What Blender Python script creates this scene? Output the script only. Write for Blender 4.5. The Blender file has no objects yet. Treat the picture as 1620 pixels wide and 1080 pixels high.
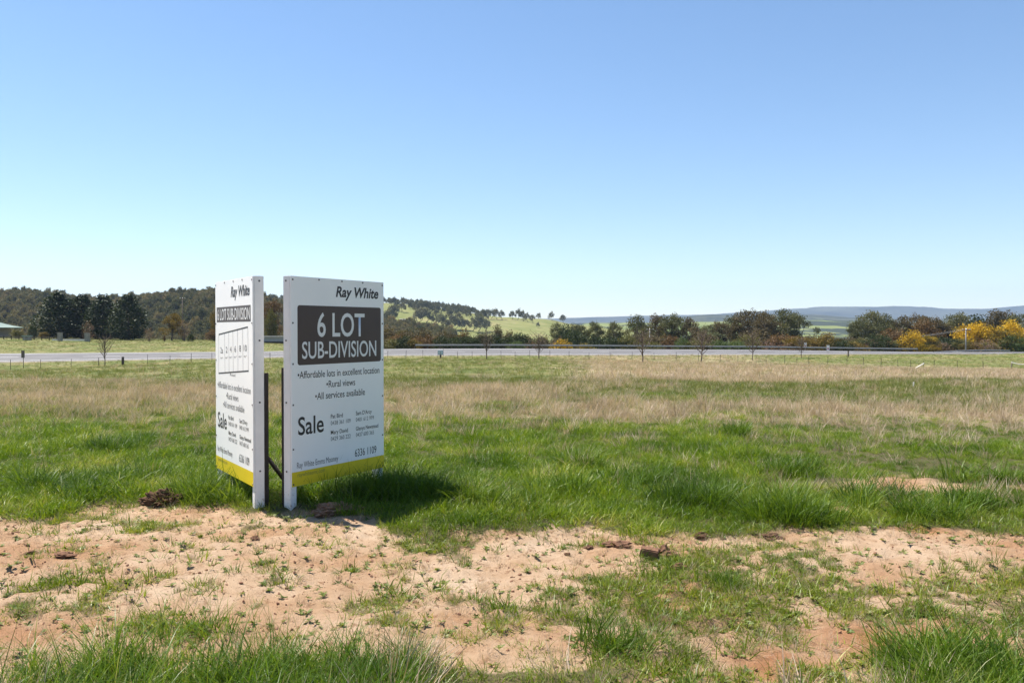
import bpy, bmesh, math, random
import numpy as np
from mathutils import Vector, Matrix

random.seed(7)
rng = np.random.default_rng(11)
scn = bpy.context.scene
COL = scn.collection

# ------------------------------------------------------------------ camera
F = 1308.0; HR = 520.0; CH = 1.55          # focal length, horizon row (1620 px wide frame), eye height
cam_d = bpy.data.cameras.new('camera'); cam = bpy.data.objects.new('camera', cam_d); COL.objects.link(cam)
cam_d.sensor_width = 36; cam_d.lens = F / 1620 * 36
cam_d.clip_start = .05; cam_d.clip_end = 30000
cam.location = (0, 0, CH)
cam.rotation_euler = (math.radians(90) - math.atan(20 / F), 0, 0)
scn.camera = cam
# ------------------------------------------------------------------ sky and sun
SUN_EL = math.radians(60); SUN_AZ = math.atan2(-.838, .545)      # clockwise from +Y
world = bpy.data.worlds.new('World'); scn.world = world; world.use_nodes = True
wn = world.node_tree
sky = wn.nodes.new('ShaderNodeTexSky'); sky.sky_type = 'NISHITA'; sky.sun_disc = False
sky.sun_elevation = SUN_EL; sky.sun_rotation = SUN_AZ
sky.air_density = .9; sky.dust_density = .1; sky.ozone_density = 1.5; sky.altitude = 200
bgn = wn.nodes['Background']; bgn.inputs[1].default_value = .098
gm = wn.nodes.new('ShaderNodeGamma'); gm.inputs[1].default_value = .88
hs = wn.nodes.new('ShaderNodeHueSaturation'); hs.inputs['Hue'].default_value = .501; hs.inputs['Saturation'].default_value = 1.18      # clear spring blue over the whole dome
wn.links.new(sky.outputs[0], gm.inputs[0]); wn.links.new(gm.outputs[0], hs.inputs['Color']); wn.links.new(hs.outputs[0], bgn.inputs[0])
sun_d = bpy.data.lights.new('sun', 'SUN'); sun_d.energy = 5.0; sun_d.angle = math.radians(.55); sun_d.color = (1, .935, .84)
sun = bpy.data.objects.new('sun', sun_d); COL.objects.link(sun)
sdir = Vector((math.sin(SUN_AZ) * math.cos(SUN_EL), math.cos(SUN_AZ) * math.cos(SUN_EL), math.sin(SUN_EL)))
sun.rotation_euler = sdir.to_track_quat('Z', 'Y').to_euler()
scn.render.engine = 'CYCLES'
scn.cycles.samples = 96
scn.cycles.use_denoising = True
scn.cycles.max_bounces = 4; scn.cycles.diffuse_bounces = 2; scn.cycles.glossy_bounces = 2; scn.cycles.transmission_bounces = 3; scn.cycles.volume_bounces = 0; scn.cycles.caustics_reflective = False; scn.cycles.caustics_refractive = False
scn.view_settings.view_transform = 'Standard'; scn.view_settings.look = 'None'
scn.view_settings.exposure = 1.12; scn.view_settings.gamma = 1

# ------------------------------------------------------------------ helpers
def tag(o, label=None, cat=None, group=None, kind=None):
    if label: o['label'] = label
    if cat: o['category'] = cat
    if group: o['group'] = group
    if kind: o['kind'] = kind
    return o

def empty(name, loc=(0, 0, 0), rz=0):
    o = bpy.data.objects.new(name, None); COL.objects.link(o)
    o.location = loc; o.rotation_euler = (0, 0, rz); o.empty_display_size = .2
    return o

def mesh_np(name, V, Fc, attrs=None, smooth=False):
    """V (n,3); Fc a list of index arrays of shape (m,k)."""
    me = bpy.data.meshes.new(name)
    V = np.asarray(V, np.float32)
    Fc = [np.asarray(f, np.int32) for f in (Fc if isinstance(Fc, list) else [Fc]) if len(f)]
    me.vertices.add(len(V)); me.vertices.foreach_set('co', V.ravel())
    tot = sum(f.size for f in Fc); npoly = sum(len(f) for f in Fc)
    me.loops.add(tot); me.polygons.add(npoly)
    me.loops.foreach_set('vertex_index', np.concatenate([f.ravel() for f in Fc]))
    ls = []; st = 0
    for f in Fc:
        ls.append(st + np.arange(len(f)) * f.shape[1]); st += f.size
    me.polygons.foreach_set('loop_start', np.concatenate(ls).astype(np.int32))
    if smooth: me.polygons.foreach_set('use_smooth', np.ones(npoly, bool))
    for n, a in (attrs or {}).items():
        at = me.attributes.new(n, 'FLOAT', 'POINT'); at.data.foreach_set('value', np.asarray(a, np.float32))
    me.update(calc_edges=True); me.validate()
    return me

def obj(name, me, mat=None, parent=None, loc=None, rot=None):
    o = bpy.data.objects.new(name, me)
    if mat and me is not None and not me.materials: me.materials.append(mat)
    COL.objects.link(o)
    if parent: o.parent = parent
    if loc is not None: o.location = loc
    if rot is not None: o.rotation_euler = rot
    return o

def bm_mesh(name, bm, smooth=False):
    me = bpy.data.meshes.new(name); bmesh.ops.recalc_face_normals(bm, faces=bm.faces); bm.to_mesh(me); bm.free()
    if smooth:
        for p in me.polygons: p.use_smooth = True
    return me

def add_box(bm, x0, x1, y0, y1, z0, z1, bevel=0):
    r = bmesh.ops.create_cube(bm, size=1)
    for v in r['verts']:
        v.co = Vector((x0 + (v.co.x + .5) * (x1 - x0), y0 + (v.co.y + .5) * (y1 - y0), z0 + (v.co.z + .5) * (z1 - z0)))
    if bevel:
        es = {e for v in r['verts'] for e in v.link_edges}
        bmesh.ops.bevel(bm, geom=list(es), offset=bevel, segments=2, affect='EDGES')

def box_mesh(name, *a, bevel=0):
    bm = bmesh.new(); add_box(bm, *a, bevel=bevel); return bm_mesh(name, bm)

def tubes(paths, sides=6):
    """paths: list of (points (n,3), radii (n)). returns V, F arrays"""
    Vs = []; Fs = []; off = 0
    for P, R in paths:
        P = np.asarray(P, float); R = np.asarray(R, float); n = len(P)
        T = np.gradient(P, axis=0); T /= np.linalg.norm(T, axis=1)[:, None] + 1e-9
        ref = np.array([.31, .95, .05]) if abs(T[0][2]) > .6 else np.array([0, 0, 1.])
        A = np.cross(T, ref); A /= np.linalg.norm(A, axis=1)[:, None] + 1e-9
        B = np.cross(T, A)
        an = np.linspace(0, 2 * np.pi, sides, endpoint=False)
        ring = P[:, None] + R[:, None, None] * (np.cos(an)[None, :, None] * A[:, None] + np.sin(an)[None, :, None] * B[:, None])
        Vs.append(ring.reshape(-1, 3))
        i = np.arange(n - 1)[:, None] * sides; j = np.arange(sides)[None]; j2 = (j + 1) % sides
        Fs.append((np.stack([i + j, i + j2, i + sides + j2, i + sides + j], -1).reshape(-1, 4)) + off)
        off += n * sides
        # caps as a tiny closing point
        Vs.append(P[[0, -1]]); 
        c0 = off; c1 = off + 1; base = off - n * sides
        last = base + (n - 1) * sides
        jj = np.arange(sides); jn = (jj + 1) % sides
        Fs.append(np.stack([np.full(sides, c0), base + jn, base + jj, base + jj], -1))
        Fs.append(np.stack([np.full(sides, c1), last + jj, last + jn, last + jn], -1))
        off += 2
    V = np.concatenate(Vs); Q = np.concatenate(Fs)
    tri = Q[:, 2] == Q[:, 3]
    return V, [Q[~tri], Q[tri][:, :3]]

def tube_mesh(name, paths, sides=6, smooth=True):
    V, Fc = tubes(paths, sides); return mesh_np(name, V, Fc, smooth=smooth)

# value noise -------------------------------------------------------
def _hash(ix, iy, seed):
    n = (ix.astype(np.int64) * 374761393 + iy.astype(np.int64) * 668265263 + seed * 974634777) & 0x7fffffff
    n = ((n ^ (n >> 13)) * 1274126177) & 0x7fffffff
    n = (n ^ (n >> 16)) & 0xffff
    return n / 65535.0
def vnoise(x, y, seed=0):
    ix = np.floor(x); iy = np.floor(y); fx = x - ix; fy = y - iy
    fx = fx * fx * (3 - 2 * fx); fy = fy * fy * (3 - 2 * fy)
    a = _hash(ix, iy, seed); b = _hash(ix + 1, iy, seed); c = _hash(ix, iy + 1, seed); d = _hash(ix + 1, iy + 1, seed)
    return (a * (1 - fx) + b * fx) * (1 - fy) + (c * (1 - fx) + d * fx) * fy
def fbm(x, y, seed=0, o=4):
    s = 0; a = .5; t = 0
    for i in range(o):
        s = s + a * vnoise(x, y, seed + i * 17); t += a; a *= .5; x = x * 2.03 + 5.1; y = y * 2.03 + 1.7
    return s / t
def sm(a, b, x):
    t = np.clip((x - a) / (b - a), 0, 1); return t * t * (3 - 2 * t)

# ------------------------------------------------------------------ terrain height
SK = .325                                  # the road runs along y = u + SK*x
def zrow(y, row): return CH - (row - HR) * y / F
_cols = {}
def _col(px, rows, zs):
    k = (px - 810) / F
    pts = [(-60, 0), (13, 0)] + [(y * (1 - SK * k), zrow(y, r)) for y, r in rows] + [(y * (1 - SK * k), z) for y, z in zs]
    _cols[k] = np.array(pts)
tail = [(420, -13), (1200, -24), (14000, -24)]
_col(-300, [(25, 615), (40, 600), (60, 592), (93, 586), (100, 573), (112.7, 559.6), (140, 546), (175, 535.5), (200, 533), (240, 532.5)], tail)
_col(0, [(25, 615), (40, 600), (60, 592), (93, 586), (105.7, 573), (119, 559.6), (140, 546), (175, 535.5), (200, 533), (240, 532.5)], tail)
_col(400, [(25, 613), (40, 597), (60, 586), (106, 571), (115.3, 566), (129.8, 556.5), (150, 546), (190, 540), (230, 538)], tail)
_col(540, [(25, 612), (40, 595), (60, 583), (110, 569), (119, 563.5), (134, 553.5), (155, 548), (190, 545), (230, 546)], tail)
_col(640, [(25, 612), (40, 594), (60, 581), (113, 567.5), (121.9, 562.3), (137.2, 552)], [(150, -3.2), (180, -6.5)] + tail)
_col(810, [(25, 612), (40, 594), (60, 581), (115, 567), (127, 562), (143, 551.6)], [(155, -3.2), (190, -7)] + tail)
_col(1200, [(25, 611), (40, 594), (60, 584), (112, 575.5), (140.6, 561), (158.3, 553.5)], [(170, -3.6), (210, -8)] + tail)
_col(1450, [(25, 611), (40, 594), (60, 588), (106, 582.5), (130, 570), (151.2, 559.6), (170.2, 556.6)], [(182, -4.2), (220, -8)] + tail)
_col(1620, [(25, 611), (40, 596), (60, 590), (104, 585), (130, 570), (148, 559), (159, 560.5), (179, 557)], [(190, -4.2), (230, -8)] + tail)
_col(1950, [(25, 611), (40, 596), (60, 590), (104, 585), (130, 570), (148, 559), (175, 558.5), (197, 557)], [(210, -4.2), (250, -8)] + tail)
_ck = np.array(sorted(_cols)); 
def hbase(x, y):
    x = np.asarray(x, float); y = np.asarray(y, float)
    k = np.clip(x / np.maximum(y, 3), _ck[0], _ck[-1]); u = y - SK * x
    u = np.maximum(u, -60)
    # keep u consistent inside the wedge
    zc = np.stack([np.interp(u, _cols[c][:, 0], _cols[c][:, 1]) for c in _ck])
    i = np.clip(np.searchsorted(_ck, k) - 1, 0, len(_ck) - 2)
    t = (k - _ck[i]) / (_ck[i + 1] - _ck[i])
    z0 = np.take_along_axis(zc, i[None], 0)[0]; z1 = np.take_along_axis(zc, (i + 1)[None], 0)[0]
    return z0 * (1 - t) + z1 * t
def to_px(x, y): return 810 + F * x / np.maximum(y, .5)
def to_row(x, y, z): return HR + F * (CH - z) / np.maximum(y, .5)

# masks of the near ground, authored as (column, row) marks on the level ground by the sign
_farb = np.array([(-400, 815), (0, 815), (60, 818), (130, 800), (230, 796), (300, 802), (400, 806), (452, 806), (478, 808), (555, 818), (598, 830), (640, 846), (680, 856), (740, 843), (850, 838), (950, 835), (1050, 846), (1150, 838), (1250, 842), (1300, 846), (1350, 840), (1450, 834), (1500, 832), (1560, 846), (1620, 852), (2000, 852)])
_nearb = np.array([(-400, 1060), (0, 1066), (100, 1050), (200, 1036), (400, 1040), (560, 1040), (640, 1056), (700, 1080), (800, 1080), (1300, 1085), (1420, 1080), (1480, 1062), (1620, 1060), (2000, 1060)])
_bush = 0
_green = [(120, 815, 55, 9, .95), (250, 828, 60, 7, .85), (180, 822, 40, 6, .7), (400, 829, 22, 5, .8), (460, 822, 14, 5, .5), (30, 872, 45, 14, .35), (120, 862, 40, 8, .25), (60, 925, 80, 18, .55), (20, 955, 50, 22, .6), (150, 960, 90, 30, .7), (200, 925, 30, 9, .6), (330, 930, 42, 12, .7), (240, 985, 90, 24, .75),
          (300, 905, 40, 7, .3), (430, 915, 25, 7, .5), (380, 945, 60, 15, .35), (700, 855, 75, 12, .95), (620, 945, 70, 14, .8), (560, 962, 50, 16, .7), (700, 938, 55, 12, .75), (640, 985, 90, 20, .45), (520, 882, 30, 6, .35), (600, 900, 40, 6, .3), (490, 930, 20, 6, .5), (660, 905, 16, 5, .45),
          (780, 945, 60, 18, .6), (880, 940, 90, 22, .75), (820, 985, 80, 28, .7), (900, 985, 120, 28, .8), (950, 1025, 110, 30, .95), (1040, 895, 90, 10, .6), (1130, 925, 80, 20, .95), (1050, 960, 130, 30, .85), (1200, 950, 150, 40, .85), (1150, 875, 110, 16, .75), (1240, 900, 90, 22, .8), (1330, 955, 120, 22, .8), (1100, 1030, 140, 25, .75), (1260, 985, 120, 22, .7),
          (1545, 905, 38, 12, .95), (1440, 925, 70, 14, .65), (1590, 940, 70, 12, .75), (1560, 975, 90, 16, .95), (1400, 985, 80, 14, .7), (1340, 865, 70, 8, .5), (1270, 856, 60, 9, .6), (1500, 1010, 90, 14, .6), (760, 1010, 60, 20, .5), (1000, 925, 40, 12, .4), (1190, 990, 60, 18, .6)]
_bare = [(860, 885, 120, 20), (1010, 868, 60, 9), (1450, 880, 130, 22), (1570, 880, 90, 26), (1390, 905, 60, 14), (1340, 1008, 90, 18), (1240, 1036, 80, 16), (1120, 1010, 34, 12), (1080, 934, 18, 6), (1580, 1005, 60, 8), (870, 1012, 26, 14), (790, 905, 60, 30), (1410, 768, 95, 14), (1520, 774, 50, 10), (1620, 770, 18, 5), (1290, 960, 30, 6), (1330, 806, 20, 5)]
_red = [(1400, 1000, 130, 30, 1), (1240, 1040, 90, 22, 1), (1080, 960, 80, 40, .7), (1600, 860, 80, 16, .7), (0, 1000, 120, 24, .8), (60, 870, 120, 25, .55), (330, 985, 200, 24, .45), (1000, 860, 60, 10, .35), (520, 800, 60, 14, .6), (1380, 905, 60, 20, .5), (1480, 835, 70, 6, .8), (1415, 768, 60, 10, .8), (950, 1010, 60, 20, .6)]  # the patch by the right post also deepens the board's shadow on the soil
def nrow(y): return HR + F * CH / np.maximum(y, .8)
def near_masks(x, y):
    px = to_px(x, y); row = nrow(y)
    wob = (fbm(x * 2.3, y * 2.3, 3) - .5); wob2 = (fbm(x * 7, y * 7, 9) - .5)
    sc = (row - HR) / 300.0
    fb = np.interp(px, _farb[:, 0], _farb[:, 1]) + wob * 34 * sc + wob2 * 22 * sc
    nb = np.interp(px, _nearb[:, 0], _nearb[:, 1]) + wob * 110 + wob2 * 60
    band = sm(-5, 5, row - fb) * sm(-16, 16, nb - row)
    g = np.zeros_like(x)
    wx = px + wob * 70 * sc; wr = row + wob2 * 26 * sc
    for (a, b, ra, rb, d) in _green:
        q = ((wx - a) / ra) ** 2 + ((wr - b) / rb) ** 2
        g = np.maximum(g, d * np.exp(-q * .8))
    base = .19 + (.38 * sm(780, 960, px) + .14 * sm(960, 1060, px) * sm(1400, 1300, px)) * sm(850, 890, row)
    g = np.maximum(g, base)
    bare = np.zeros_like(x)
    for (a, b, ra, rb) in _bare:
        q = ((wx - a) / ra) ** 2 + ((wr - b) / rb) ** 2
        bare = np.maximum(bare, np.exp(-q ** 2 * .6))
    g = g * (1 - .85 * bare)
    n = fbm(x * 9, y * 9, 21, 3)
    patch = sm(.62, .40, n + (.5 - g) * .75)          # clumpy cover
    cover = band * patch + (1 - band) * (1 - .9 * bare)
    red = np.zeros_like(x)
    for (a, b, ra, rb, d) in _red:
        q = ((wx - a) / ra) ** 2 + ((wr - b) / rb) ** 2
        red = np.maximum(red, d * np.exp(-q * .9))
    return band, np.clip(cover, 0, 1), red, bare

def hnear(x, y, band):
    fade = sm(45, 16, y) * sm(-40, -6, y)
    z = (fbm(x * .55, y * .55, 31) - .5) * .12 * fade
    z = z + (fbm(x * 2.6, y * 2.6, 37) - .5) * .05 * sm(30, 10, y) * (1 - .35 * band)
    clod = np.maximum(fbm(x * 8, y * 8, 43, 3) - .56, 0)
    z = z + (clod * .11 + (fbm(x * 20, y * 20, 47, 3) - .5) * .020 + np.maximum(fbm(x * 13, y * 13, 49, 2) - .62, 0) * .09) * band * sm(14, 8, y)
    z = z - .035 * band
    return z
def hz(x, y):
    x = np.atleast_1d(np.asarray(x, float)); y = np.atleast_1d(np.asarray(y, float))
    z = hbase(x, y)
    m = (y < 46) & (y > -41)
    if m.any():
        band, *_ = near_masks(x[m], y[m]); z[m] += hnear(x[m], y[m], band)
    m = y > 40
    z[m] += (fbm(x[m] * .12, y[m] * .12, 53) - .5) * .25 * sm(40, 60, y[m]) * sm(113, 106, y[m] - SK * x[m])
    return z
def h1(x, y): return float(hz([x], [y])[0])
def gpt(px, y):
    """ground point on the sight line of column px at depth y"""
    x = (px - 810) / F * y
    return Vector((x, y, h1(x, y)))
def gpt_row(px, row, y0=5, y1=200):
    ys = np.linspace(y0, y1, 900); xs = (px - 810) / F * ys
    r = to_row(xs, ys, hz(xs, ys)); i = np.argmin(np.abs(r - row))
    return Vector((xs[i], ys[i], hz(xs[i:i + 1], ys[i:i + 1])[0]))

# ------------------------------------------------------------------ materials
def new_mat(name):
    m = bpy.data.materials.new(name); m.use_nodes = True
    nt = m.node_tree; b = nt.nodes['Principled BSDF']
    return m, nt, b
def N(nt, t, **kw):
    n = nt.nodes.new(t)
    for k, v in kw.items(): setattr(n, k, v)
    return n
def mixc(nt, fac, a, b, blend='MIX'):
    n = N(nt, 'ShaderNodeMix', data_type='RGBA', blend_type=blend)
    for i, v in ((0, fac), (6, a), (7, b)):
        if hasattr(v, 'links'): nt.links.new(v, n.inputs[i])
        else: n.inputs[i].default_value = v if i == 0 else (*v, 1)
    return n.outputs[2]
def noise(nt, scale, detail=4, rough=.6, vec=None):
    n = N(nt, 'ShaderNodeTexNoise'); n.inputs['Scale'].default_value = scale; n.inputs['Detail'].default_value = detail; n.inputs['Roughness'].default_value = rough
    if vec: nt.links.new(vec, n.inputs['Vector'])
    return n
def ramp(nt, fac, stops):
    r = N(nt, 'ShaderNodeValToRGB'); nt.links.new(fac, r.inputs[0])
    e = r.color_ramp.elements
    while len(e) < len(stops): e.new(.5)
    for el, (p, c) in zip(e, stops): el.position = p; el.color = (*c, 1) if len(c) == 3 else c
    return r.outputs[0]
def simple(name, col, rough=.6, var=.12, scale=6, metal=0, bump=0, spec=.4):
    m, nt, b = new_mat(name)
    tc = N(nt, 'ShaderNodeTexCoord')
    n = noise(nt, scale, vec=tc.outputs['Object'])
    lo = tuple(c * (1 - var) for c in col); hi = tuple(min(1, c * (1 + var)) for c in col)
    nt.links.new(ramp(nt, n.outputs[0], [(.3, lo), (.7, hi)]), b.inputs['Base Color'])
    b.inputs['Roughness'].default_value = rough; b.inputs['Metallic'].default_value = metal
    b.inputs['Specular IOR Level'].default_value = spec
    if bump:
        bp = N(nt, 'ShaderNodeBump'); bp.inputs['Strength'].default_value = bump; bp.inputs['Distance'].default_value = .02
        n2 = noise(nt, scale * 6, vec=tc.outputs['Object']); nt.links.new(n2.outputs[0], bp.inputs['Height']); nt.links.new(bp.outputs[0], b.inputs['Normal'])
    return m
def leaf_mat(name, stops, trans=.35, rough=.55, inst=False, spec=.3, amt=.45, patch=.9):
    """foliage: colour varies per leaf ('var') and per plant; light passes through"""
    m, nt, b = new_mat(name)
    at = N(nt, 'ShaderNodeAttribute', attribute_name='var')
    oi = N(nt, 'ShaderNodeObjectInfo')
    ad = N(nt, 'ShaderNodeMath', operation='MULTIPLY_ADD'); nt.links.new(oi.outputs['Random'], ad.inputs[0]); ad.inputs[1].default_value = amt if inst else .25
    sc = N(nt, 'ShaderNodeMath', operation='MULTIPLY'); nt.links.new(at.outputs['Fac'], sc.inputs[0]); sc.inputs[1].default_value = (1 - amt) if inst else .75
    nt.links.new(sc.outputs[0], ad.inputs[2])
    fac = ad.outputs[0]
    if inst:
        ln = noise(nt, patch, 3, .6, oi.outputs['Location'])
        mr = N(nt, 'ShaderNodeMapRange'); nt.links.new(ln.outputs[0], mr.inputs[0]); mr.inputs[1].default_value = .3; mr.inputs[2].default_value = .7; mr.inputs[3].default_value = -.38; mr.inputs[4].default_value = .32
        a2 = N(nt, 'ShaderNodeMath', operation='ADD'); nt.links.new(fac, a2.inputs[0]); nt.links.new(mr.outputs[0], a2.inputs[1]); fac = a2.outputs[0]
    c = ramp(nt, fac, stops)
    nt.links.new(c, b.inputs['Base Color']); b.inputs['Roughness'].default_value = rough; b.inputs['Specular IOR Level'].default_value = spec
    tr = N(nt, 'ShaderNodeBsdfTranslucent'); c2 = mixc(nt, 1, c, (1.0, .95, .5), 'MULTIPLY'); nt.links.new(c2, tr.inputs[0])
    mx = N(nt, 'ShaderNodeMixShader'); mx.inputs[0].default_value = trans
    nt.links.new(b.outputs[0], mx.inputs[1]); nt.links.new(tr.outputs[0], mx.inputs[2])
    nt.links.new(mx.outputs[0], nt.nodes['Material Output'].inputs[0])
    return m

M = {}
# ground: bare soil, turf and straw
def ground_mat():
    m, nt, b = new_mat('ground_soil_and_turf')
    A = {k: N(nt, 'ShaderNodeAttribute', attribute_name=k).outputs['Fac'] for k in ('cover', 'red', 'dry', 'far')}
    g = N(nt, 'ShaderNodeNewGeometry'); P = g.outputs['Position']
    n1 = noise(nt, 1.3, 6, .65, P); n2 = noise(nt, 14, 5, .7, P); n3 = noise(nt, 90, 3, .7, P); n4 = noise(nt, .22, 5, .6, P); n5 = noise(nt, 420, 2, .6, P)
    soil = ramp(nt, n1.outputs[0], [(.3, (.50, .285, .15)), (.5, (.63, .43, .27)), (.68, (.75, .57, .40))])
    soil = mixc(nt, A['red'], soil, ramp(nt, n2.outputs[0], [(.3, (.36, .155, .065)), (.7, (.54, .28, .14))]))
    soil = mixc(nt, ramp(nt, n2.outputs[0], [(.33, (.9, .9, .9)), (.45, (0, 0, 0))]), soil, (.33, .18, .095))
    soil = mixc(nt, ramp(nt, n3.outputs[0], [(.66, (0, 0, 0)), (.74, (.7, .7, .7))]), soil, (.62, .49, .37))
    soil = mixc(nt, ramp(nt, n3.outputs[0], [(.30, (.55, .55, .55)), (.42, (0, 0, 0))]), soil, (.27, .165, .105))
    soil = mixc(nt, ramp(nt, n5.outputs[0], [(.32, (.38, .38, .38)), (.44, (0, 0, 0))]), soil, (.30, .19, .125))
    turf = ramp(nt, n3.outputs[0], [(.3, (.07, .07, .025)), (.5, (.12, .115, .045)), (.68, (.22, .17, .095))])
    straw = ramp(nt, n2.outputs[0], [(.3, (.24, .19, .10)), (.7, (.42, .34, .21))])
    fgreen = ramp(nt, n4.outputs[0], [(.3, (.075, .10, .022)), (.5, (.12, .135, .035)), (.72, (.21, .165, .07))])
    fstraw = ramp(nt, n4.outputs[0], [(.3, (.26, .21, .12)), (.7, (.42, .34, .22))])
    nearg = mixc(nt, A['dry'], turf, straw); farg = mixc(nt, A['dry'], fgreen, fstraw)
    veg = mixc(nt, A['far'], nearg, farg)
    # break the edge of the cover with fine noise
    md = N(nt, 'ShaderNodeMath', operation='MULTIPLY_ADD'); nt.links.new(n3.outputs[0], md.inputs[0]); md.inputs[1].default_value = .7; nt.links.new(A['cover'], md.inputs[2])
    edge = ramp(nt, md.outputs[0], [(.62, (0, 0, 0)), (1.0, (1, 1, 1))])
    col = mixc(nt, edge, soil, veg)
    nt.links.new(col, b.inputs['Base Color']); b.inputs['Roughness'].default_value = .95; b.inputs['Specular IOR Level'].default_value = .15
    bp = N(nt, 'ShaderNodeBump'); bp.inputs['Strength'].default_value = .85; bp.inputs['Distance'].default_value = .025
    s = N(nt, 'ShaderNodeMath', operation='ADD'); nt.links.new(n3.outputs[0], s.inputs[0]); nt.links.new(n5.outputs[0], s.inputs[1])
    nt.links.new(s.outputs[0], bp.inputs['Height']); nt.links.new(bp.outputs[0], b.inputs['Normal'])
    return m
M['ground'] = ground_mat()
M['white'] = simple('white_paint', (.84, .82, .80), .45, .05, 5, bump=.03)
_m = M['white']; _nt = _m.node_tree; _b = _nt.nodes['Principled BSDF']; _src = _b.inputs['Base Color'].links[0].from_socket   # mud splashed on the foot of the posts
_tc = N(_nt, 'ShaderNodeTexCoord'); _sp = N(_nt, 'ShaderNodeSeparateXYZ'); _nt.links.new(_tc.outputs['Object'], _sp.inputs[0])
_mr = N(_nt, 'ShaderNodeMapRange'); _nt.links.new(_sp.outputs[2], _mr.inputs[0]); _mr.inputs[1].default_value = 0; _mr.inputs[2].default_value = .45; _mr.inputs[3].default_value = .16; _mr.inputs[4].default_value = -.12
_ns = noise(_nt, 38, 5, .7, _tc.outputs['Object']); _ad = N(_nt, 'ShaderNodeMath', operation='ADD'); _nt.links.new(_ns.outputs[0], _ad.inputs[0]); _nt.links.new(_mr.outputs[0], _ad.inputs[1])
_nt.links.new(mixc(_nt, ramp(_nt, _ad.outputs[0], [(.64, (0, 0, 0)), (.76, (.6, .6, .6))]), _src, (.36, .22, .13)), _b.inputs['Base Color'])
M['panel'] = simple('white_sign_sheet', (.90, .885, .87), .35, .03, 2)
M['brown'] = simple('dark_brown_print', (.058, .036, .031), .4, .08, 4)
M['ink'] = simple('dark_ink', (.03, .026, .028), .45, .05, 4)
M['grey_ink'] = simple('grey_ink', (.13, .125, .13), .45, .05, 4)
M['pale_ink'] = simple('white_print', (.74, .73, .72), .4, .03, 4)
M['yellow'] = simple('yellow_print', (.72, .55, .02), .4, .05, 4)
M['olive_ink'] = simple('olive_print', (.30, .26, .05), .4, .05, 4)
M['steel'] = simple('dark_steel', (.035, .028, .026), .6, .3, 12, metal=.2)
M['screw'] = simple('screw_metal', (.10, .09, .09), .4, .2, 30, metal=.7)
M['asphalt'] = simple('worn_asphalt', (.112, .108, .108), .85, .2, .35)
M['shoulder'] = simple('gravel_shoulder', (.30, .26, .21), .95, .2, 3)
M['line'] = simple('road_paint', (.75, .75, .73), .6, .1, 8)
M['galv'] = simple('galvanised_steel', (.30, .30, .29), .5, .15, 3, metal=.3)
M['timber'] = simple('grey_timber', (.16, .125, .10), .85, .25, 6, bump=.2)
M['dark_timber'] = simple('dark_timber', (.05, .038, .03), .85, .25, 6, bump=.2)
M['bark'] = simple('pale_bark', (.30, .25, .21), .85, .35, 1.2, bump=.3)
M['dark_bark'] = simple('brown_bark', (.11, .08, .062), .9, .3, 3, bump=.3)
M['clod'] = simple('red_soil_clod', (.34, .19, .12), .95, .35, 9, bump=.6, spec=.1)
M['brick_clod'] = simple('brown_clod', (.20, .11, .07), .95, .35, 9, bump=.6, spec=.1)  # clod brown darkened so the colour carries the shade on the broken clods
M['dark_clod'] = simple('dark_soil', (.12, .07, .042), .95, .35, 12, bump=.6, spec=.1)
M['roof'] = simple('pale_green_roof', (.20, .26, .21), .5, .05, 2)
M['wall'] = simple('house_wall', (.34, .29, .25), .8, .1, 3)
M['stone'] = simple('stone_pillar', (.27, .245, .215), .9, .3, 4, bump=.4)
M['concrete'] = simple('grey_wall', (.30, .30, .31), .8, .12, 1.5)
M['glass'] = simple('dark_window', (.03, .035, .04), .1, .05, 3)
M['cabinet'] = simple('pale_blue_grey_metal', (.50, .55, .60), .5, .08, 3)
M['white_sign'] = simple('white_sign_face', (.80, .74, .68), .5, .04, 3)
M['red_sign'] = simple('red_sign_print', (.45, .06, .05), .5, .04, 3)

# ------------------------------------------------------------------ ground sheet
def dry_mask(x, y, z):
    px = to_px(x, y); row = to_row(x, y, z)
    w = (fbm(x * .35, y * .35, 61) - .5); w2 = (fbm(x * 1.6, y * 1.6, 67) - .5)
    r = row + w * 26 + w2 * 20 + (fbm(x * .13, y * .16, 63) - .5) * 40 * sm(10, 18, y) * sm(60, 30, y)
    lo = np.interp(px, [0, 340, 610, 900, 1300, 1620], [646, 650, 660, 668, 672, 676])
    hi = np.interp(px, [0, 340, 610, 900, 1300, 1620], [614, 612, 616, 622, 630, 636])
    d = sm(-30, 16, lo - r) * sm(-10, 12, r - hi) * .95
    d = d * (.25 + .75 * sm(.32, .56, fbm(x * .45, y * .3, 111)))
    far2 = sm(870, 960, px + w * 120) * sm(-3, 4, r - np.interp(px, [900, 1200, 1620], [577, 577, 586])) * sm(-3, 4, np.interp(px, [900, 1200, 1620], [598, 602, 606]) - r) * .9
    road = .55 * sm(850, 950, px) * sm(1240, 1180, px) * sm(558, 564, r) * sm(582, 574, r)
    speck = .22 * sm(.5, .66, fbm(x * .8, y * .3, 71)) * sm(16, 24, y)
    stray = .35 * sm(.57, .7, fbm(x * 1.5, y * 1.5, 73)) * sm(10, 14, y) * sm(24, 18, y)
    return np.clip(np.maximum.reduce([d, far2, road, speck, stray]), 0, 1)

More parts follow.
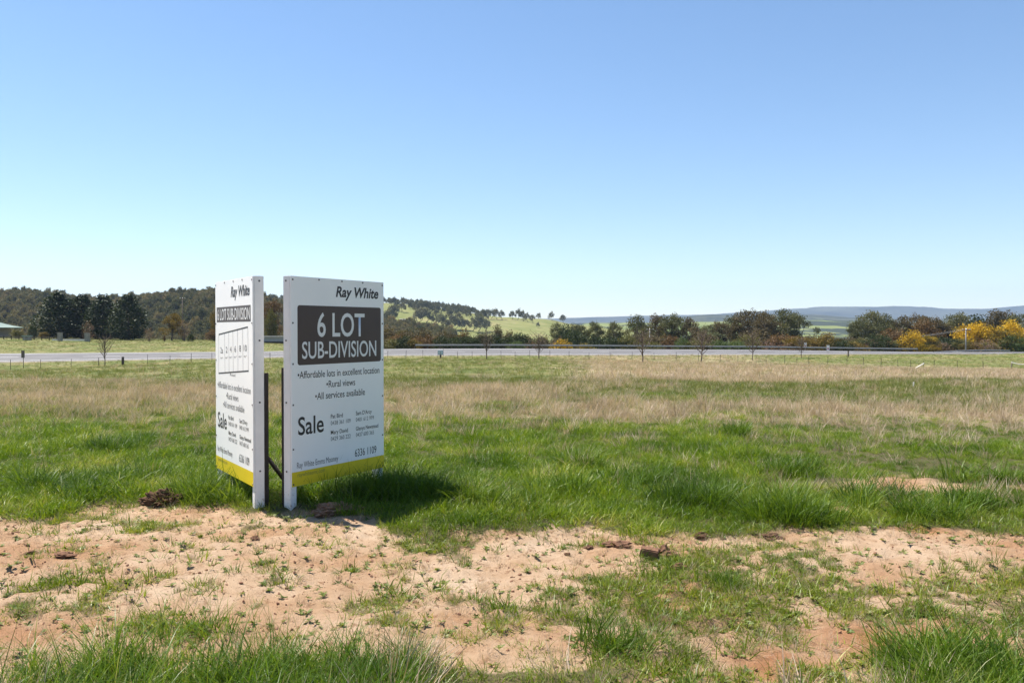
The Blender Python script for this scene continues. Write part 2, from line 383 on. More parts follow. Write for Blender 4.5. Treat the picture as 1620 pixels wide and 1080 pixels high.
def build_ground():
    t = np.linspace(-1, 1, 421); k = 1.04 * (.32 * t + .68 * t ** 3)
    v = list(np.arange(-40, -4, 4.)) + list(np.arange(-4, 3, .35)); y = 3.0
    while y < 9.5: v.append(y); y += .036
    while y < 8400:
        v.append(y); y += max(.06, (y - 6) * .0125) if y < 160 else y * .04
    v = np.array([q for q in v if abs(q - 127) > .8 and abs(q - 143) > .8] + [127, 143.]); v.sort()
    K, VV = np.meshgrid(k, v)
    a = sm(30, 100, VV) * sm(5000, 1000, VV)
    # x = k (y + 12) ; y = v + a SK x
    Y = (VV + a * SK * K * 12) / (1 - a * SK * K); X = K * (Y + 12)
    back = VV < 0
    X = np.where(back, K * 42, X); blend = sm(0, 8, VV); X = np.where(back, X, X * blend + K * 42 * (1 - blend))
    x = X.ravel(); y = Y.ravel()
    z = hz(x, y)
    band, cover, red, bare = near_masks(x, y)
    isn = sm(30, 18, y) * sm(-3, 0, y)
    cover = cover * (1 - .45 * band * isn) * (1 - .4 * sm(4.6, 4.0, y))
    cover = cover * isn + (1 - isn)
    red = red * isn
    dry = dry_mask(x, y, hbase(x, y)) * sm(6, 9, y)
    far = sm(22, 45, y)
    # scraped red earth by the road
    px = to_px(x, y); row = to_row(x, y, z)
    scr = np.exp(-(((px - 990) / 60) ** 2 + ((row - 572.5) / 1.6) ** 2)); red = np.maximum(red, scr); cover = np.where(y > 60, cover - .9 * scr, cover)
    nr, nc = K.shape
    i = (np.arange(nr - 1)[:, None] * nc + np.arange(nc - 1)[None]).ravel()
    me = mesh_np('ground', np.stack([x, y, z], 1), np.stack([i, i + 1, i + nc + 1, i + nc], 1), dict(cover=cover, red=red, dry=dry, far=far), smooth=True)
    return tag(obj('ground', me, M['ground']), 'paddock of bare tan soil and rough grass falling towards the road', 'ground', kind='structure')
build_ground()

# ------------------------------------------------------------------ road
def road_pt(xu, u):          # point on the line y = u + SK x
    y = u + SK * xu; return xu, y
def ribbon(name, u0, u1, x0, x1, mat, lift, n=160, m=3):
    xs = np.linspace(x0, x1, n); us = np.linspace(u0, u1, m)
    X, U = np.meshgrid(xs, us); Y = U + SK * X
    # straight cross-fall between the two road edges
    za = hbase(xs, 127 + SK * xs); zb = hbase(xs, 143 + SK * xs)
    Z = za[None] + (zb - za)[None] * ((U - 127) / 16) + lift
    i = (np.arange(m - 1)[:, None] * n + np.arange(n - 1)[None]).ravel()
    return mesh_np(name, np.stack([X.ravel(), Y.ravel(), Z.ravel()], 1), np.stack([i, i + 1, i + n + 1, i + n], 1))
RX0, RX1 = -150, 130
def road_z(x, u):
    za = hbase([x], [127 + SK * x])[0]; zb = hbase([x], [143 + SK * x])[0]; return float(za + (zb - za) * (u - 127) / 16)
tag(obj('road', ribbon('road', 127, 143, RX0, RX1, M['asphalt'], .05, m=9), M['asphalt']), 'grey asphalt highway crossing behind the paddock', 'road', kind='structure')
tag(obj('road_edge_line', ribbon('line', 128.6, 128.85, RX0, RX1, M['line'], .056, m=2), M['line']), 'solid white line along the near edge of the highway', 'road line', kind='structure')
tag(obj('road_edge_line', ribbon('line', 141.6, 141.85, RX0, RX1, M['line'], .056, m=2), M['line']), 'solid white line along the far edge of the highway', 'road line', kind='structure')
for kx in range(-12, 11):
    o = obj('road_dash', ribbon('dash', 135.0, 135.18, kx * 12., kx * 12. + 4.5, M['line'], .056, n=6, m=2), M['line'])
    tag(o, 'short white dash on the centre of the highway', 'road line', 'centre dashes of the highway', kind='structure')
tag(obj('road_shoulder', ribbon('shoulder', 125.9, 127.0, RX0, RX1, M['shoulder'], .03, m=2), M['shoulder']), 'pale gravel strip along the near side of the highway', 'road shoulder', kind='structure')

# ------------------------------------------------------------------ instanced stuff (geometry nodes)
LIB = bpy.data.collections
def make_lib(name, meshes, mat):
    c = LIB.new(name)
    for i, me in enumerate(meshes):
        if not me.materials: me.materials.append(mat)
        o = bpy.data.objects.new(f'{name}_{i}', me); c.objects.link(o)
    return c
def scatter(name, P, rot, scale, idx, lib, label, cat, zs=None):
    me = bpy.data.meshes.new(name); P = np.asarray(P, np.float32); n = len(P)
    me.vertices.add(n); me.vertices.foreach_set('co', P.ravel())
    R = np.zeros((n, 3), np.float32); R[:, 2] = rot
    if zs is not None: R[:, 0] = zs[0]; R[:, 1] = zs[1]
    S = np.asarray(scale, np.float32)
    if S.ndim == 1: S = np.repeat(S[:, None], 3, 1)
    for nm, dat in (('rot', R), ('scl', S)):
        a = me.attributes.new(nm, 'FLOAT_VECTOR', 'POINT'); a.data.foreach_set('vector', dat.ravel().astype(np.float32))
    a = me.attributes.new('idx', 'INT', 'POINT'); a.data.foreach_set('value', np.asarray(idx, np.int32))
    o = obj(name, me)
    ng = bpy.data.node_groups.new(name + '_nodes', 'GeometryNodeTree')
    ng.interface.new_socket('Geometry', in_out='INPUT', socket_type='NodeSocketGeometry'); ng.interface.new_socket('Geometry', in_out='OUTPUT', socket_type='NodeSocketGeometry')
    gi = ng.nodes.new('NodeGroupInput'); go = ng.nodes.new('NodeGroupOutput')
    ci = ng.nodes.new('GeometryNodeCollectionInfo'); ci.inputs[0].default_value = lib; ci.inputs['Separate Children'].default_value = True; ci.inputs['Reset Children'].default_value = True
    ip = ng.nodes.new('GeometryNodeInstanceOnPoints'); ip.inputs['Pick Instance'].default_value = True
    def att(nm, ty):
        q = ng.nodes.new('GeometryNodeInputNamedAttribute'); q.data_type = ty; q.inputs[0].default_value = nm; return q.outputs[0]
    L = ng.links.new
    L(gi.outputs[0], ip.inputs['Points']); L(ci.outputs[0], ip.inputs['Instance'])
    L(att('idx', 'INT'), ip.inputs['Instance Index']); L(att('rot', 'FLOAT_VECTOR'), ip.inputs['Rotation']); L(att('scl', 'FLOAT_VECTOR'), ip.inputs['Scale'])
    L(ip.outputs[0], go.inputs[0])
    md = o.modifiers.new('scatter', 'NODES'); md.node_group = ng
    return tag(o, label, cat, kind='stuff')

def blades(n, rad, L, w, lean, curve, seed, seg=3, lvar=.4, up=0):
    """a tuft: n bent tapering blades"""
    r = np.random.default_rng(seed)
    a = r.uniform(0, 2 * np.pi, n); d = rad * np.sqrt(r.uniform(0, 1, n))
    bx = d * np.cos(a); by = d * np.sin(a)
    az = a + r.normal(0, .9, n); ln = L * (1 + r.uniform(-lvar, lvar, n)); le = np.abs(r.normal(lean, lean * .5, n)); cu = curve * r.uniform(.3, 1.5, n)
    ww = w * r.uniform(.6, 1.3, n); tw = r.uniform(0, 2 * np.pi, n)
    dirx = np.cos(az); diry = np.sin(az); sx = np.cos(tw); sy = np.sin(tw)
    V = []; px, py, pz = bx.copy(), by.copy(), np.full(n, -.015); ang = le.copy()
    for s in range(seg + 1):
        f = s / seg; wd = ww * (1 - f ** 1.6) * .5 + 1e-4
        if s < seg:
            V.append(np.stack([px - sx * wd, py - sy * wd, pz], 1)); V.append(np.stack([px + sx * wd, py + sy * wd, pz], 1))
        else: V.append(np.stack([px, py, pz], 1))
        st = ln / seg
        px = px + np.sin(ang) * dirx * st; py = py + np.sin(ang) * diry * st; pz = pz + np.cos(ang) * st
        ang = np.minimum(ang + cu / seg, 2.4)
    nv = 2 * seg + 1
    VV = np.stack(V, 1).reshape(-1, 3)
    b = np.arange(n)[:, None] * nv
    q = [np.concatenate([b + 2 * s, b + 2 * s + 1, b + 2 * s + 3, b + 2 * s + 2], 1) for s in range(seg - 1)]
    tr = np.concatenate([b + 2 * seg - 2, b + 2 * seg - 1, b + 2 * seg], 1)
    var = np.repeat(r.uniform(0, 1, n), nv)
    return mesh_np('tuft', VV, [np.concatenate(q), tr], dict(var=var))

def rosette(n, L, w, seed):
    r = np.random.default_rng(seed); a = np.linspace(0, 2 * np.pi, n, endpoint=False) + r.normal(0, .3, n)
    V = []; Fq = []; var = []
    for i in range(n):
        l = L * r.uniform(.6, 1.2); ww = w * r.uniform(.7, 1.2); el = r.uniform(.1, .9); d = np.array([math.cos(a[i]), math.sin(a[i]), 0]); s = np.array([-d[1], d[0], 0]); b = len(V)
        for f, q in ((0, .25), (.35, .8), (.7, 1), (1, .05)):
            c = d * l * f * math.cos(el) + np.array([0, 0, 1]) * (l * math.sin(el) * (f - .55 * f * f) + .004)
            V += [c - s * ww * q * .5, c + s * ww * q * .5 + np.array([0, 0, .003])]
        for j in range(3): Fq.append([b + 2 * j, b + 2 * j + 1, b + 2 * j + 3, b + 2 * j + 2])
        var += [r.uniform()] * 8
    return mesh_np('rosette', np.array(V), np.array(Fq), dict(var=np.array(var)))

G_LUSH = [(.0, (.038, .092, .004)), (.33, (.096, .178, .009)), (.62, (.182, .275, .016)), (.84, (.29, .345, .035)), (1, (.48, .45, .17))]
G_YEL = [(.0, (.075, .13, .010)), (.5, (.17, .235, .018)), (.85, (.30, .33, .04)), (1, (.44, .38, .13))]
G_BLUE = [(.0, (.05, .09, .03)), (.6, (.10, .15, .06)), (1, (.22, .26, .14))]
STRAW = [(.0, (.30, .222, .155)), (.5, (.48, .37, .28)), (1, (.66, .54, .43))]
M['lush'] = leaf_mat('lush_grass_blade', G_LUSH, .42, .4, True, .25)
M['fg'] = leaf_mat('long_grass_blade', [(0, (.035, .085, .006)), (.5, (.095, .18, .012)), (.85, (.19, .27, .03)), (1, (.42, .41, .17))], .42, .4, True, .3, .3)
M['short'] = leaf_mat('short_grass_blade', G_YEL, .4, .45, True, .4)
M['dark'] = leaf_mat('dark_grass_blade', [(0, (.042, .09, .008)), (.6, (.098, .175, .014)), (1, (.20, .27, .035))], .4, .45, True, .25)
M['straw'] = leaf_mat('dry_grass_stem', STRAW, .3, .6, True, .3)
M['weed'] = leaf_mat('weed_leaf', [(0, (.09, .13, .02)), (.6, (.17, .22, .04)), (1, (.32, .30, .11))], .45, .5, True, .35)
M['mid'] = leaf_mat('field_grass_blade', [(0, (.09, .13, .02)), (.5, (.16, .195, .04)), (1, (.32, .29, .12))], .35, .5, True, .3)

lib_lush = make_lib('lush_tufts', [blades(46, .13, .12 + .035 * (i % 3), .0065, .5, 1.3, 100 + i) for i in range(6)], M['lush'])
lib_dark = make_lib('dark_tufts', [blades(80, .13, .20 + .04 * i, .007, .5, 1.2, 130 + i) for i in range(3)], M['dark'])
lib_short = make_lib('short_tufts', [blades(24, .055, .045 + .02 * (i % 3), .0055, .85, .9, 160 + i, seg=2, lvar=.6) for i in range(6)], M['short'])
lib_fg = make_lib('foreground_tufts', [blades(30, .10, .22 + .045 * (i % 4), .0046 + .0014 * (i % 3), .36, 1.3, 190 + i, seg=5, lvar=.6) for i in range(8)], M['fg'])
lib_straw = make_lib('straw_tufts', [blades(30, .13, .20 + .06 * (i % 3), .006, .45, .7, 220 + i, seg=3) for i in range(5)], M['straw'])
lib_weed = make_lib('weeds', [rosette(11, .035, .011, 250 + i) for i in range(4)], M['weed'])
lib_mid = make_lib('field_tufts', [blades(26, .22, .17 + .05 * (i % 3), .013, .5, .9, 280 + i, seg=2) for i in range(4)], M['mid'])
M['bank'] = leaf_mat('bank_grass_blade', [(0, (.055, .08, .012)), (.5, (.105, .125, .022)), (1, (.21, .17, .06))], .35, .5, True, .25, .45, .08)
lib_bank = make_lib('bank_tufts', [blades(26, .24, .13 + .04 * (i % 3), .013, .5, .9, 330 + i, seg=2) for i in range(4)], M['bank'])
lib_midstraw = make_lib('field_straw', [blades(24, .24, .22 + .07 * (i % 3), .012, .5, .7, 310 + i, seg=2) for i in range(4)], M['straw'])

def cand(n, y0, y1, margin=1.2, kk=.66):
    c0 = y0 + 2; c1 = y1 + 2
    y = np.sqrt(rng.uniform(c0 * c0, c1 * c1, n)) - 2
    x = rng.uniform(-1, 1, n) * (kk * y + margin)
    return x, y
def put(name, x, y, smin, smax, lib, nlib, label, cat, tilt=.1, smul=None):
    n = len(x); s = rng.uniform(smin, smax, n)
    if smul is not None: s = s * smul
    P = np.stack([x, y, hz(x, y)], 1)
    return scatter(name, P, rng.uniform(0, 6.28, n), s, rng.integers(0, nlib, n), lib, label, cat, (rng.normal(0, tilt, n), rng.normal(0, tilt, n)))

# the lush belt behind the bare soil
x, y = cand(50000, 6.0, 21, 3.8)
band, cover, red, bare = near_masks(x, y)
dry = dry_mask(x, y, hbase(x, y))
hgt = (.42 + 1.2 * fbm(x * 1.1, y * 1.1, 81) ** 1.5) * (1 - .35 * sm(1200, 1400, to_px(x, y))) * (1 - .25 * sm(11, 15, y)) * np.where((to_px(x, y) > 1300) & (y < 8.3) & (y > 6.9), .6, 1)
keep = (nrow(y) < 880) & (band < .5) & (rng.uniform(0, 1, len(x)) < cover * (1 - .75 * dry))
keep &= ~((np.abs(x + 2.05) < .22) & (np.abs(y - 7.0) < .22))
put('lush_grass', x[keep], y[keep], .55, 1.0, lib_lush, 6, 'dense lush green grass growing in the belt behind the bare soil', 'grass', .16, hgt[keep])
# darker taller tussocks; those beside the right board are added to darken its shadow
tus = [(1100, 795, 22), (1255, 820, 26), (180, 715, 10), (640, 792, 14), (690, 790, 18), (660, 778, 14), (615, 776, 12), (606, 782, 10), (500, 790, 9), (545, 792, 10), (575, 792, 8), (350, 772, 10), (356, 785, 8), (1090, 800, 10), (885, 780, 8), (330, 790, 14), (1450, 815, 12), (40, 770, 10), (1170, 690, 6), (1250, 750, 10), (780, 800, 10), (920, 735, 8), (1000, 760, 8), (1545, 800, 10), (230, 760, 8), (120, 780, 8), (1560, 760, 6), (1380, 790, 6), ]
X = []; Y = []
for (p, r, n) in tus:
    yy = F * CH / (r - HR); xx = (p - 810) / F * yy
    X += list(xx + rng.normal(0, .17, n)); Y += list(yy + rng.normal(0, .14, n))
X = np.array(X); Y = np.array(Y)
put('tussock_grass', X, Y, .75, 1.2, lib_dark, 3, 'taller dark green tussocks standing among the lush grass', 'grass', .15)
# straw mixed over the dry belt
x, y = cand(31000, 10, 34, 4)
dry = dry_mask(x, y, hbase(x, y))
keep = rng.uniform(0, 1, len(x)) < np.clip(dry * .75, 0, 1) * sm(9, 16, y)
put('dry_grass', x[keep], y[keep], .5, 1.0, lib_straw, 5, 'band of tall dry straw coloured grass across the paddock', 'dry grass', .15)
keep = (rng.uniform(0, 1, len(x)) < .2 + .4 * (1 - dry)) & (y > 15)
put('meadow_grass', x[keep], y[keep], .4, .8, lib_mid, 4, 'green grass growing between the dry bands of the paddock', 'grass', .15)
x, y = cand(15000, 7.0, 20, 3.8)
band, cover, red, bare = near_masks(x, y)
stray = sm(.42, .62, fbm(x * .9, y * .9, 103)) * (.25 + .75 * sm(800, 1300, to_px(x, y)))
keep = (band < .4) & (rng.uniform(0, 1, len(x)) < .05 + .22 * stray + .25 * sm(9.5, 14, y) * fbm(x * 1.3, y * 1.3, 109))
put('stray_straw', x[keep], y[keep], .35, .8, lib_straw, 5, 'thin pale dry stems mixed into the lush green grass', 'dry grass', .3)
# the far paddock
x, y = cand(40000, 30, 150, 6)
keep = (y - SK * x) < 125.5; x = x[keep]; y = y[keep]
dry = dry_mask(x, y, hbase(x, y)); rr = rng.uniform(0, 1, len(x))
k1 = rr < dry * .8; k2 = (~k1) & (rr > .35)
put('field_straw', x[k1], y[k1], .7, 1.4, lib_midstraw, 4, 'pale dry grass scattered over the far paddock', 'dry grass', .15)
put('field_grass', x[k2], y[k2], .5, 1.2, lib_mid, 4, 'green pasture grass over the far paddock up to the fence', 'grass', .15)
x, y = cand(52000, 118, 240, 3, .75)
u = y - SK * x; keep = (u > 145) & (u < 240) & (to_px(x, y) < 640); x = x[keep]; y = y[keep]
brown = (.25 + .75 * sm(.34, .56, fbm(x * .09, y * .05, 107))) * sm(185, 152, y - SK * x)
k1 = rng.uniform(0, 1, len(x)) < brown * .4
put('bank_straw', x[k1], y[k1], .4, .8, lib_midstraw, 4, 'brownish dry grass on the lower bank beyond the left road', 'dry grass', .2)
put('bank_grass', x[~k1], y[~k1], .6, 1.0, lib_bank, 4, 'mown green grass on the bank beyond the left road', 'grass', .2)
# short grass and weeds on the bare soil
x, y = cand(66000, 3.0, 8.2, 3.8)
band, cover, red, bare = near_masks(x, y)
keep = (rng.uniform(0, 1, len(x)) < cover ** 1.2 * np.where(band > .3, .9, .6))
smul = .6 + .7 * fbm(x * 3, y * 3, 91)
put('short_grass', x[keep], y[keep], .5, 1.25, lib_short, 6, 'short yellow-green grass in patches over the bare soil', 'grass', .25, smul[keep])
keep = (band > .3) & (rng.uniform(0, 1, len(x)) < .06 + cover * .12)
put('weed_cover', x[keep], y[keep], .35, 1.15, lib_weed, 4, 'small flat-leaved weeds dotted over the bare soil', 'weeds', .2)
keep = (band > .3) & (rng.uniform(0, 1, len(x)) < .05 + cover * .06)
put('soil_stubble', x[keep], y[keep], .10, .3, lib_straw, 5, 'short dry stubble dotted over the bare soil', 'dry grass', .5)
# long grass along the bottom edge
x, y = cand(7000, 1.2, 4.5, 3.2)
band, cover, red, bare = near_masks(x, y)
px = to_px(x, y)
tall = np.maximum(sm(760, 600, px), sm(1400, 1480, px))
keep = (band < .4) & (nrow(y) > 950) & (rng.uniform(0, 1, len(x)) < .35 + .65 * tall)
put('long_grass', x[keep], y[keep], .42, .85, lib_fg, 8, 'long green grass along the near edge of the bare soil', 'grass', .12, (.35 + .65 * tall)[keep])
k2 = keep & (rng.uniform(0, 1, len(x)) < .07)
put('long_straw', x[k2], y[k2], .5, 1.0, lib_straw, 5, 'a few bleached dry blades in the long foreground grass', 'dry grass', .3)
# big clumps on the soil
cl = [(950, 1030, 5, .8), (1545, 905, 4, .45), (1490, 1062, 8, .95), (1540, 1050, 8, .9), (1445, 1075, 5, .8), (1130, 925, 5, .5), (310, 995, 3, .7)]
X = []; Y = []; S = []
for (p, r, n, s) in cl:
    yy = F * CH / (r - HR); xx = (p - 810) / F * yy
    X += list(xx + rng.normal(0, .1, n)); Y += list(yy + rng.normal(0, .07, n)); S += [s] * n
put('grass_clumps', np.array(X), np.array(Y), .85, 1.1, lib_dark, 3, 'separate coarse grass clumps standing on the near soil', 'grass', .25, np.array(S))

# crumbs of soil
def lump(name, seed, sub=2, rough=.45, flat=.7):
    bm = bmesh.new(); bmesh.ops.create_icosphere(bm, subdivisions=sub, radius=1)
    r = random.Random(seed); o = Vector((r.uniform(0, 50), r.uniform(0, 50), r.uniform(0, 50)))
    from mathutils import noise as mn
    for v in bm.verts:
        d = v.co.normalized(); f = 1 + rough * mn.noise(d * 1.3 + o) + rough * .6 * mn.noise(d * 3.2 + o) + rough * .5 * mn.noise(d * 7 + o) + rough * .35 * mn.noise(d * 15 + o)
        v.co = d * f; v.co.z *= flat
    return bm_mesh(name, bm)
lib_crumb = make_lib('soil_crumbs', [lump('crumb', i, 1, .5) for i in range(5)], M['clod'])
x, y = cand(38000, 3.0, 8.0, 3.4)
band, cover, red, bare = near_masks(x, y)
keep = (band > .4) & (rng.uniform(0, 1, len(x)) < (.45 + .5 * (fbm(x * 1.4, y * 1.4, 97) > .55)) * (1 - cover * .7))
n = keep.sum()
put('soil_crumbs', x[keep], y[keep], 1, 1, lib_crumb, 5, 'small crumbs of reddish soil strewn over the bare ground', 'soil', .6, .003 + .011 * rng.uniform(0, 1, n) ** 6)

# ------------------------------------------------------------------ the two sign boards
def text_mesh(s, bold=0., shear=0., align='LEFT'):
    cu = bpy.data.curves.new('t', 'FONT'); cu.body = s; cu.offset = bold; cu.shear = shear; cu.align_x = align; cu.resolution_u = 4
    o = bpy.data.objects.new('t', cu); COL.objects.link(o)
    dg = bpy.context.evaluated_depsgraph_get()
    me = bpy.data.meshes.new_from_object(o.evaluated_get(dg))
    bpy.data.objects.remove(o); bpy.data.curves.remove(cu)
    me.materials.clear()
    return me
_h = text_mesh('H'); CAP = max(v.co.y for v in _h.vertices) - min(v.co.y for v in _h.vertices); bpy.data.meshes.remove(_h)

PW, PH, PZ0 = 1.2, 1.8, .2                     # sheet size, height of its lower edge
POST = .085                                    # square white posts
def sign_board(label, near, ang, side, tilt):
    """side=+1: the near post stands at local x=0; side=-1: at local x=PW. The printed face looks along local -y."""
    if side > 0: org = Vector(near)
    else: org = Vector(near) - Vector((math.cos(ang), math.sin(ang), 0)) * PW
    root = empty('sign_board', org, ang); root.rotation_euler[1] = tilt
    tag(root, label, 'sign board')
    fy = -POST / 2 - .012                      # front of the sheet
    sheet = obj('sheet', box_mesh('sheet', 0, PW, fy, -POST / 2, PZ0, PZ0 + PH, bevel=.0015), M['panel'], root)
    for i, px in enumerate((0.0, PW - .07)):
        g = h1(*(org + Vector((math.cos(ang), math.sin(ang), 0)) * px).xy) - org.z
        bm = bmesh.new(); add_box(bm, px + (.001 if i == 0 else 0), px + .069, -POST / 2 + .0005, POST / 2, g - .12, PZ0 + PH + .002, bevel=.004)
        p = obj('post', bm_mesh('post', bm), M['white'], root)
    # rails behind the sheet
    for z in (PZ0 + .12, PZ0 + PH * .5, PZ0 + PH - .1):
        obj('rail', box_mesh('rail', .07, PW - .07, -POST / 2 + .001, -POST / 2 + .04, z - .035, z + .035), M['white'], root)
    # steel picket behind the near post
    nx = .022 if side > 0 else PW - .022
    bm = bmesh.new(); hgt = 1.215 if side > 0 else 1.17
    add_box(bm, nx - .022, nx + .022, POST / 2 + .001, POST / 2 + .012, -.15, hgt, bevel=.001)
    add_box(bm, nx - .005, nx + .005, POST / 2 + .012, POST / 2 + .042, -.15, hgt, bevel=.001)
    obj('steel_picket', bm_mesh('picket', bm), M['steel'], root)
    # screws
    sb = bmesh.new(); bmesh.ops.create_cone(sb, cap_ends=True, segments=10, radius1=.0085, radius2=.0065, depth=.004); sm_ = bm_mesh('screw', sb); sm_.materials.append(M['screw'])
    sp = [(.02, z) for z in (.22, .52, .9, 1.25, 1.6, 1.97)] + [(PW - .02, z) for z in (.22, .52, .9, 1.25, 1.6, 1.97)] + [(x, 1.982) for x in (.33, .62, .9)]
    for (x, z) in sp: obj('screw', sm_, None, root, (x, fy - .002, z), (math.pi / 2, 0, 0))
    ex = -.002 if side > 0 else PW + .001       # screws in the end face of the near post
    for z in (.33, .92, 1.45, 1.96): obj('screw', sm_, None, root, (ex, 0.004, z), (0, math.pi / 2, 0))
    def txt(name, s, u0, u1, v, cap, mat, bold=0., shear=0., lift=.0012, lab=None, parent=None):
        me = text_mesh(s, bold, shear)
        xs = [q.co.x for q in me.vertices]; a, b = min(xs), max(xs)
        sx = (u1 - u0) * PW / (b - a); sz = cap / CAP
        for q in me.vertices:
            q.co = Vector((u0 * PW + (q.co.x - a) * sx, fy - lift, PZ0 + PH * (1 - v) + q.co.y * sz))
        o = obj(name, me, mat, parent or root)
        return o
    def rect(name, u0, u1, v0, v1, mat, rad=0, lift=.0006):
        bm = bmesh.new(); X0, X1, Z1, Z0 = u0 * PW, u1 * PW, PZ0 + PH * (1 - v0), PZ0 + PH * (1 - v1)
        pts = []
        for cx, cz, a0 in ((X1 - rad, Z1 - rad, 0), (X0 + rad, Z1 - rad, 90), (X0 + rad, Z0 + rad, 180), (X1 - rad, Z0 + rad, 270)):
            for j in range(7 if rad else 1):
                t = math.radians(a0 + j * 15); pts.append((cx + rad * math.cos(t), cz + rad * math.sin(t)))
        bm.faces.new([bm.verts.new((p[0], fy - lift, p[1])) for p in pts])
        return obj(name, bm_mesh(name, bm), mat, root)
    def line(name, ua, va, ub, vb, w, mat):
        A = Vector((ua * PW, 0, PZ0 + PH * (1 - va))); B = Vector((ub * PW, 0, PZ0 + PH * (1 - vb))); d = (B - A).normalized(); nn = Vector((-d.z, 0, d.x)) * w / 2
        bm = bmesh.new(); bm.faces.new([bm.verts.new(Vector((p.x, fy - .001, p.z))) for p in (A + nn, A - nn, B - nn, B + nn)])
        return obj(name, bm_mesh(name, bm), mat, root)
    txt('brand_lettering', 'Ray White', .45, .935, .088, .090, M['ink'], .028, .22)
    rect('yellow_band', .001, .999, .931, .9995, M['yellow'])
    if side > 0:
        rect('headline_block', .06, .965, .137, .424, M['brown'], .025)
        txt('headline_lettering', '6 LOT', .256, .77, .287, .205, M['pale_ink'], .012, lift=.0014)
        txt('headline_lettering', 'SUB-DIVISION', .103, .908, .393, .143, M['pale_ink'], .010, lift=.0014)
        B = [('•Affordable lots in excellent location', .06, .945, .487), ('•Rural views', .347, .66, .541), ('•All services available', .232, .772, .596)]
        cv = [.6975, .731, .7775, .81]; sv = (.757, .15); by, ny, wy = .915, .912, .957
        cx = [(.392, .607), (.667, .93)]
    else:
        rect('headline_block', .04, .955, .136, .215, M['brown'])
        txt('headline_lettering', '6 LOT SUB-DIVISION', .065, .94, .204, .102, M['pale_ink'], .008, lift=.0014)
        t0, t1, b0, b1 = .28, .241, .487, .452; n = 6; cs = [.10, .27, .385, .50, .625, .755, .885]
        def lerp(a, b, u): return a + (b - a) * (u - .1) / .785
        line('plan_outline', .10, t0, .885, t1, .012, M['ink']); line('plan_outline', .09, b0, .90, b1, .012, M['ink'])
        for j, c in enumerate(cs): line('plan_line', c, lerp(t0, t1, c), c + (.008 if j else -.008), lerp(b0, b1, c), .005, M['grey_ink'])
        for j, s in enumerate(('2a', '2', '4', '6', '8', '10')):
            c = (cs[j] + cs[j + 1]) / 2; w = .042 if len(s) == 1 else .075
            txt('lot_number', s, c - w / 2, c + w / 2, .378 - .02 * j / 5, .055, M['grey_ink'], 0)
            txt('lot_note', 'm²', c - .035, c + .035, .408 - .02 * j / 5, .02, M['grey_ink'])
        txt('plan_note', 'Road', .42, .56, .49, .024, M['grey_ink'])
        B = [('•Affordable lots in excellent location', .06, .945, .562), ('•Rural views', .31, .64, .612), ('•All services available', .22, .79, .66)]
        cv = [.715, .747, .794, .826]; sv = (.772, .14); by, ny, wy = .902, .908, .955
        cx = [(.37, .60), (.665, .95)]
    for s, a, b, v in B: txt('bullet_lettering', s, a, b, v, .060, M['ink'] if side > 0 else M['grey_ink'], .004 if side > 0 else -.004)
    txt('sale_lettering', 'Sale', .062, .318, sv[0], sv[1], M['ink'], .012)
    names = [('Pat Bird', 'Sam D\'Arcy'), ('0438 361 109', '0401 612 999'), ('Mary David', 'Glenys Newstead'), ('0429 360 222', '0437 600 365')]
    for r in range(4):
        for c in range(2):
            a, b = cx[c]
            if r == 0: b = a + (b - a) * (.6 if c == 0 else .7)
            if r == 2 and c == 0: b = a + (b - a) * .86
            if r in (1, 3) and c == 1: b = a + (b - a) * .8
            txt('contact_lettering', names[r][c], a, b, cv[r], .036, M['ink'] if r % 2 == 0 else M['grey_ink'], .006 if r % 2 == 0 else 0)
    txt('phone_lettering', '6336 1109', .655, .906, ny, .068, M['ink'])
    txt('agency_lettering', 'Ray White Emms Mooney', .05, .47, by, .050, M['grey_ink'])
    txt('web_lettering', 'raywhiteemc.com', .055, .33, wy, .036, M['olive_ink'], .004)
    return root
def near_pt(px, y):
    x = (px - 810) / F * y; return Vector((x, y, h1(x, y)))
pR = near_pt(459, 7.03); pR.z = 0; pL = near_pt(402, 7.05); pL.z = 0
angR = math.radians(58.5); angL = math.radians(-55.9)
bR = sign_board('white and brown 6 LOT sale board facing right, right of the pair in the grass', pR + Vector((math.sin(angR), -math.cos(angR), 0)) * -POST / 2, angR, 1, 0)
bL = sign_board('white sale board with lot plan, facing left, left of the pair in the grass', pL + Vector((math.sin(angL), -math.cos(angL), 0)) * -POST / 2, angL, -1, 0)
# brace running from the left picket down behind the right one
wl = bL.matrix_basis.inverted()
a = Vector(((414 - 810) / F * 7.12, 7.12, .50)); b = Vector(((456 - 810) / F * 7.5, 7.5, .12))
obj('brace', tube_mesh('brace', [([wl @ a, wl @ b], [.02, .02])], 4, False), M['steel'], bL)

# ------------------------------------------------------------------ clods near the sign
def clod(px, row, w, hfrac, seed, label, mat='clod', cat='soil clod', group=None, sub=3, yaw=0):
    y = F * CH / (row - HR); x = (px - 810) / F * y; s = w * y / F / 2
    o = obj('soil_clod', lump('clod', seed, max(sub, 3), .6), M['brick_clod' if mat == 'clod' and sub < 4 else mat]); o.location = (x, y, h1(x, y) + s * hfrac * (.05 if sub > 3 else .3)); o.scale = (s, s * .8, s * hfrac); o.rotation_euler = (0, 0, yaw)
    return tag(o, label, cat, group)
clod(256, 795, 56, .75, 1, 'dark grassy soil clod left of the sale boards at the soil edge', 'dark_clod', sub=5)
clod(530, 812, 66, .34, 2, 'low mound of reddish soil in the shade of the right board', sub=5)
clod(402, 855, 13, .8, 3, 'small red clod on bare soil in front of the left board')
clod(968, 860, 26, .5, 5, 'flat brown clod leftmost of the broken clods on the soil', sub=2)
clod(985, 863, 30, .6, 6, 'brown clod just left of the brick shaped clod', sub=2)
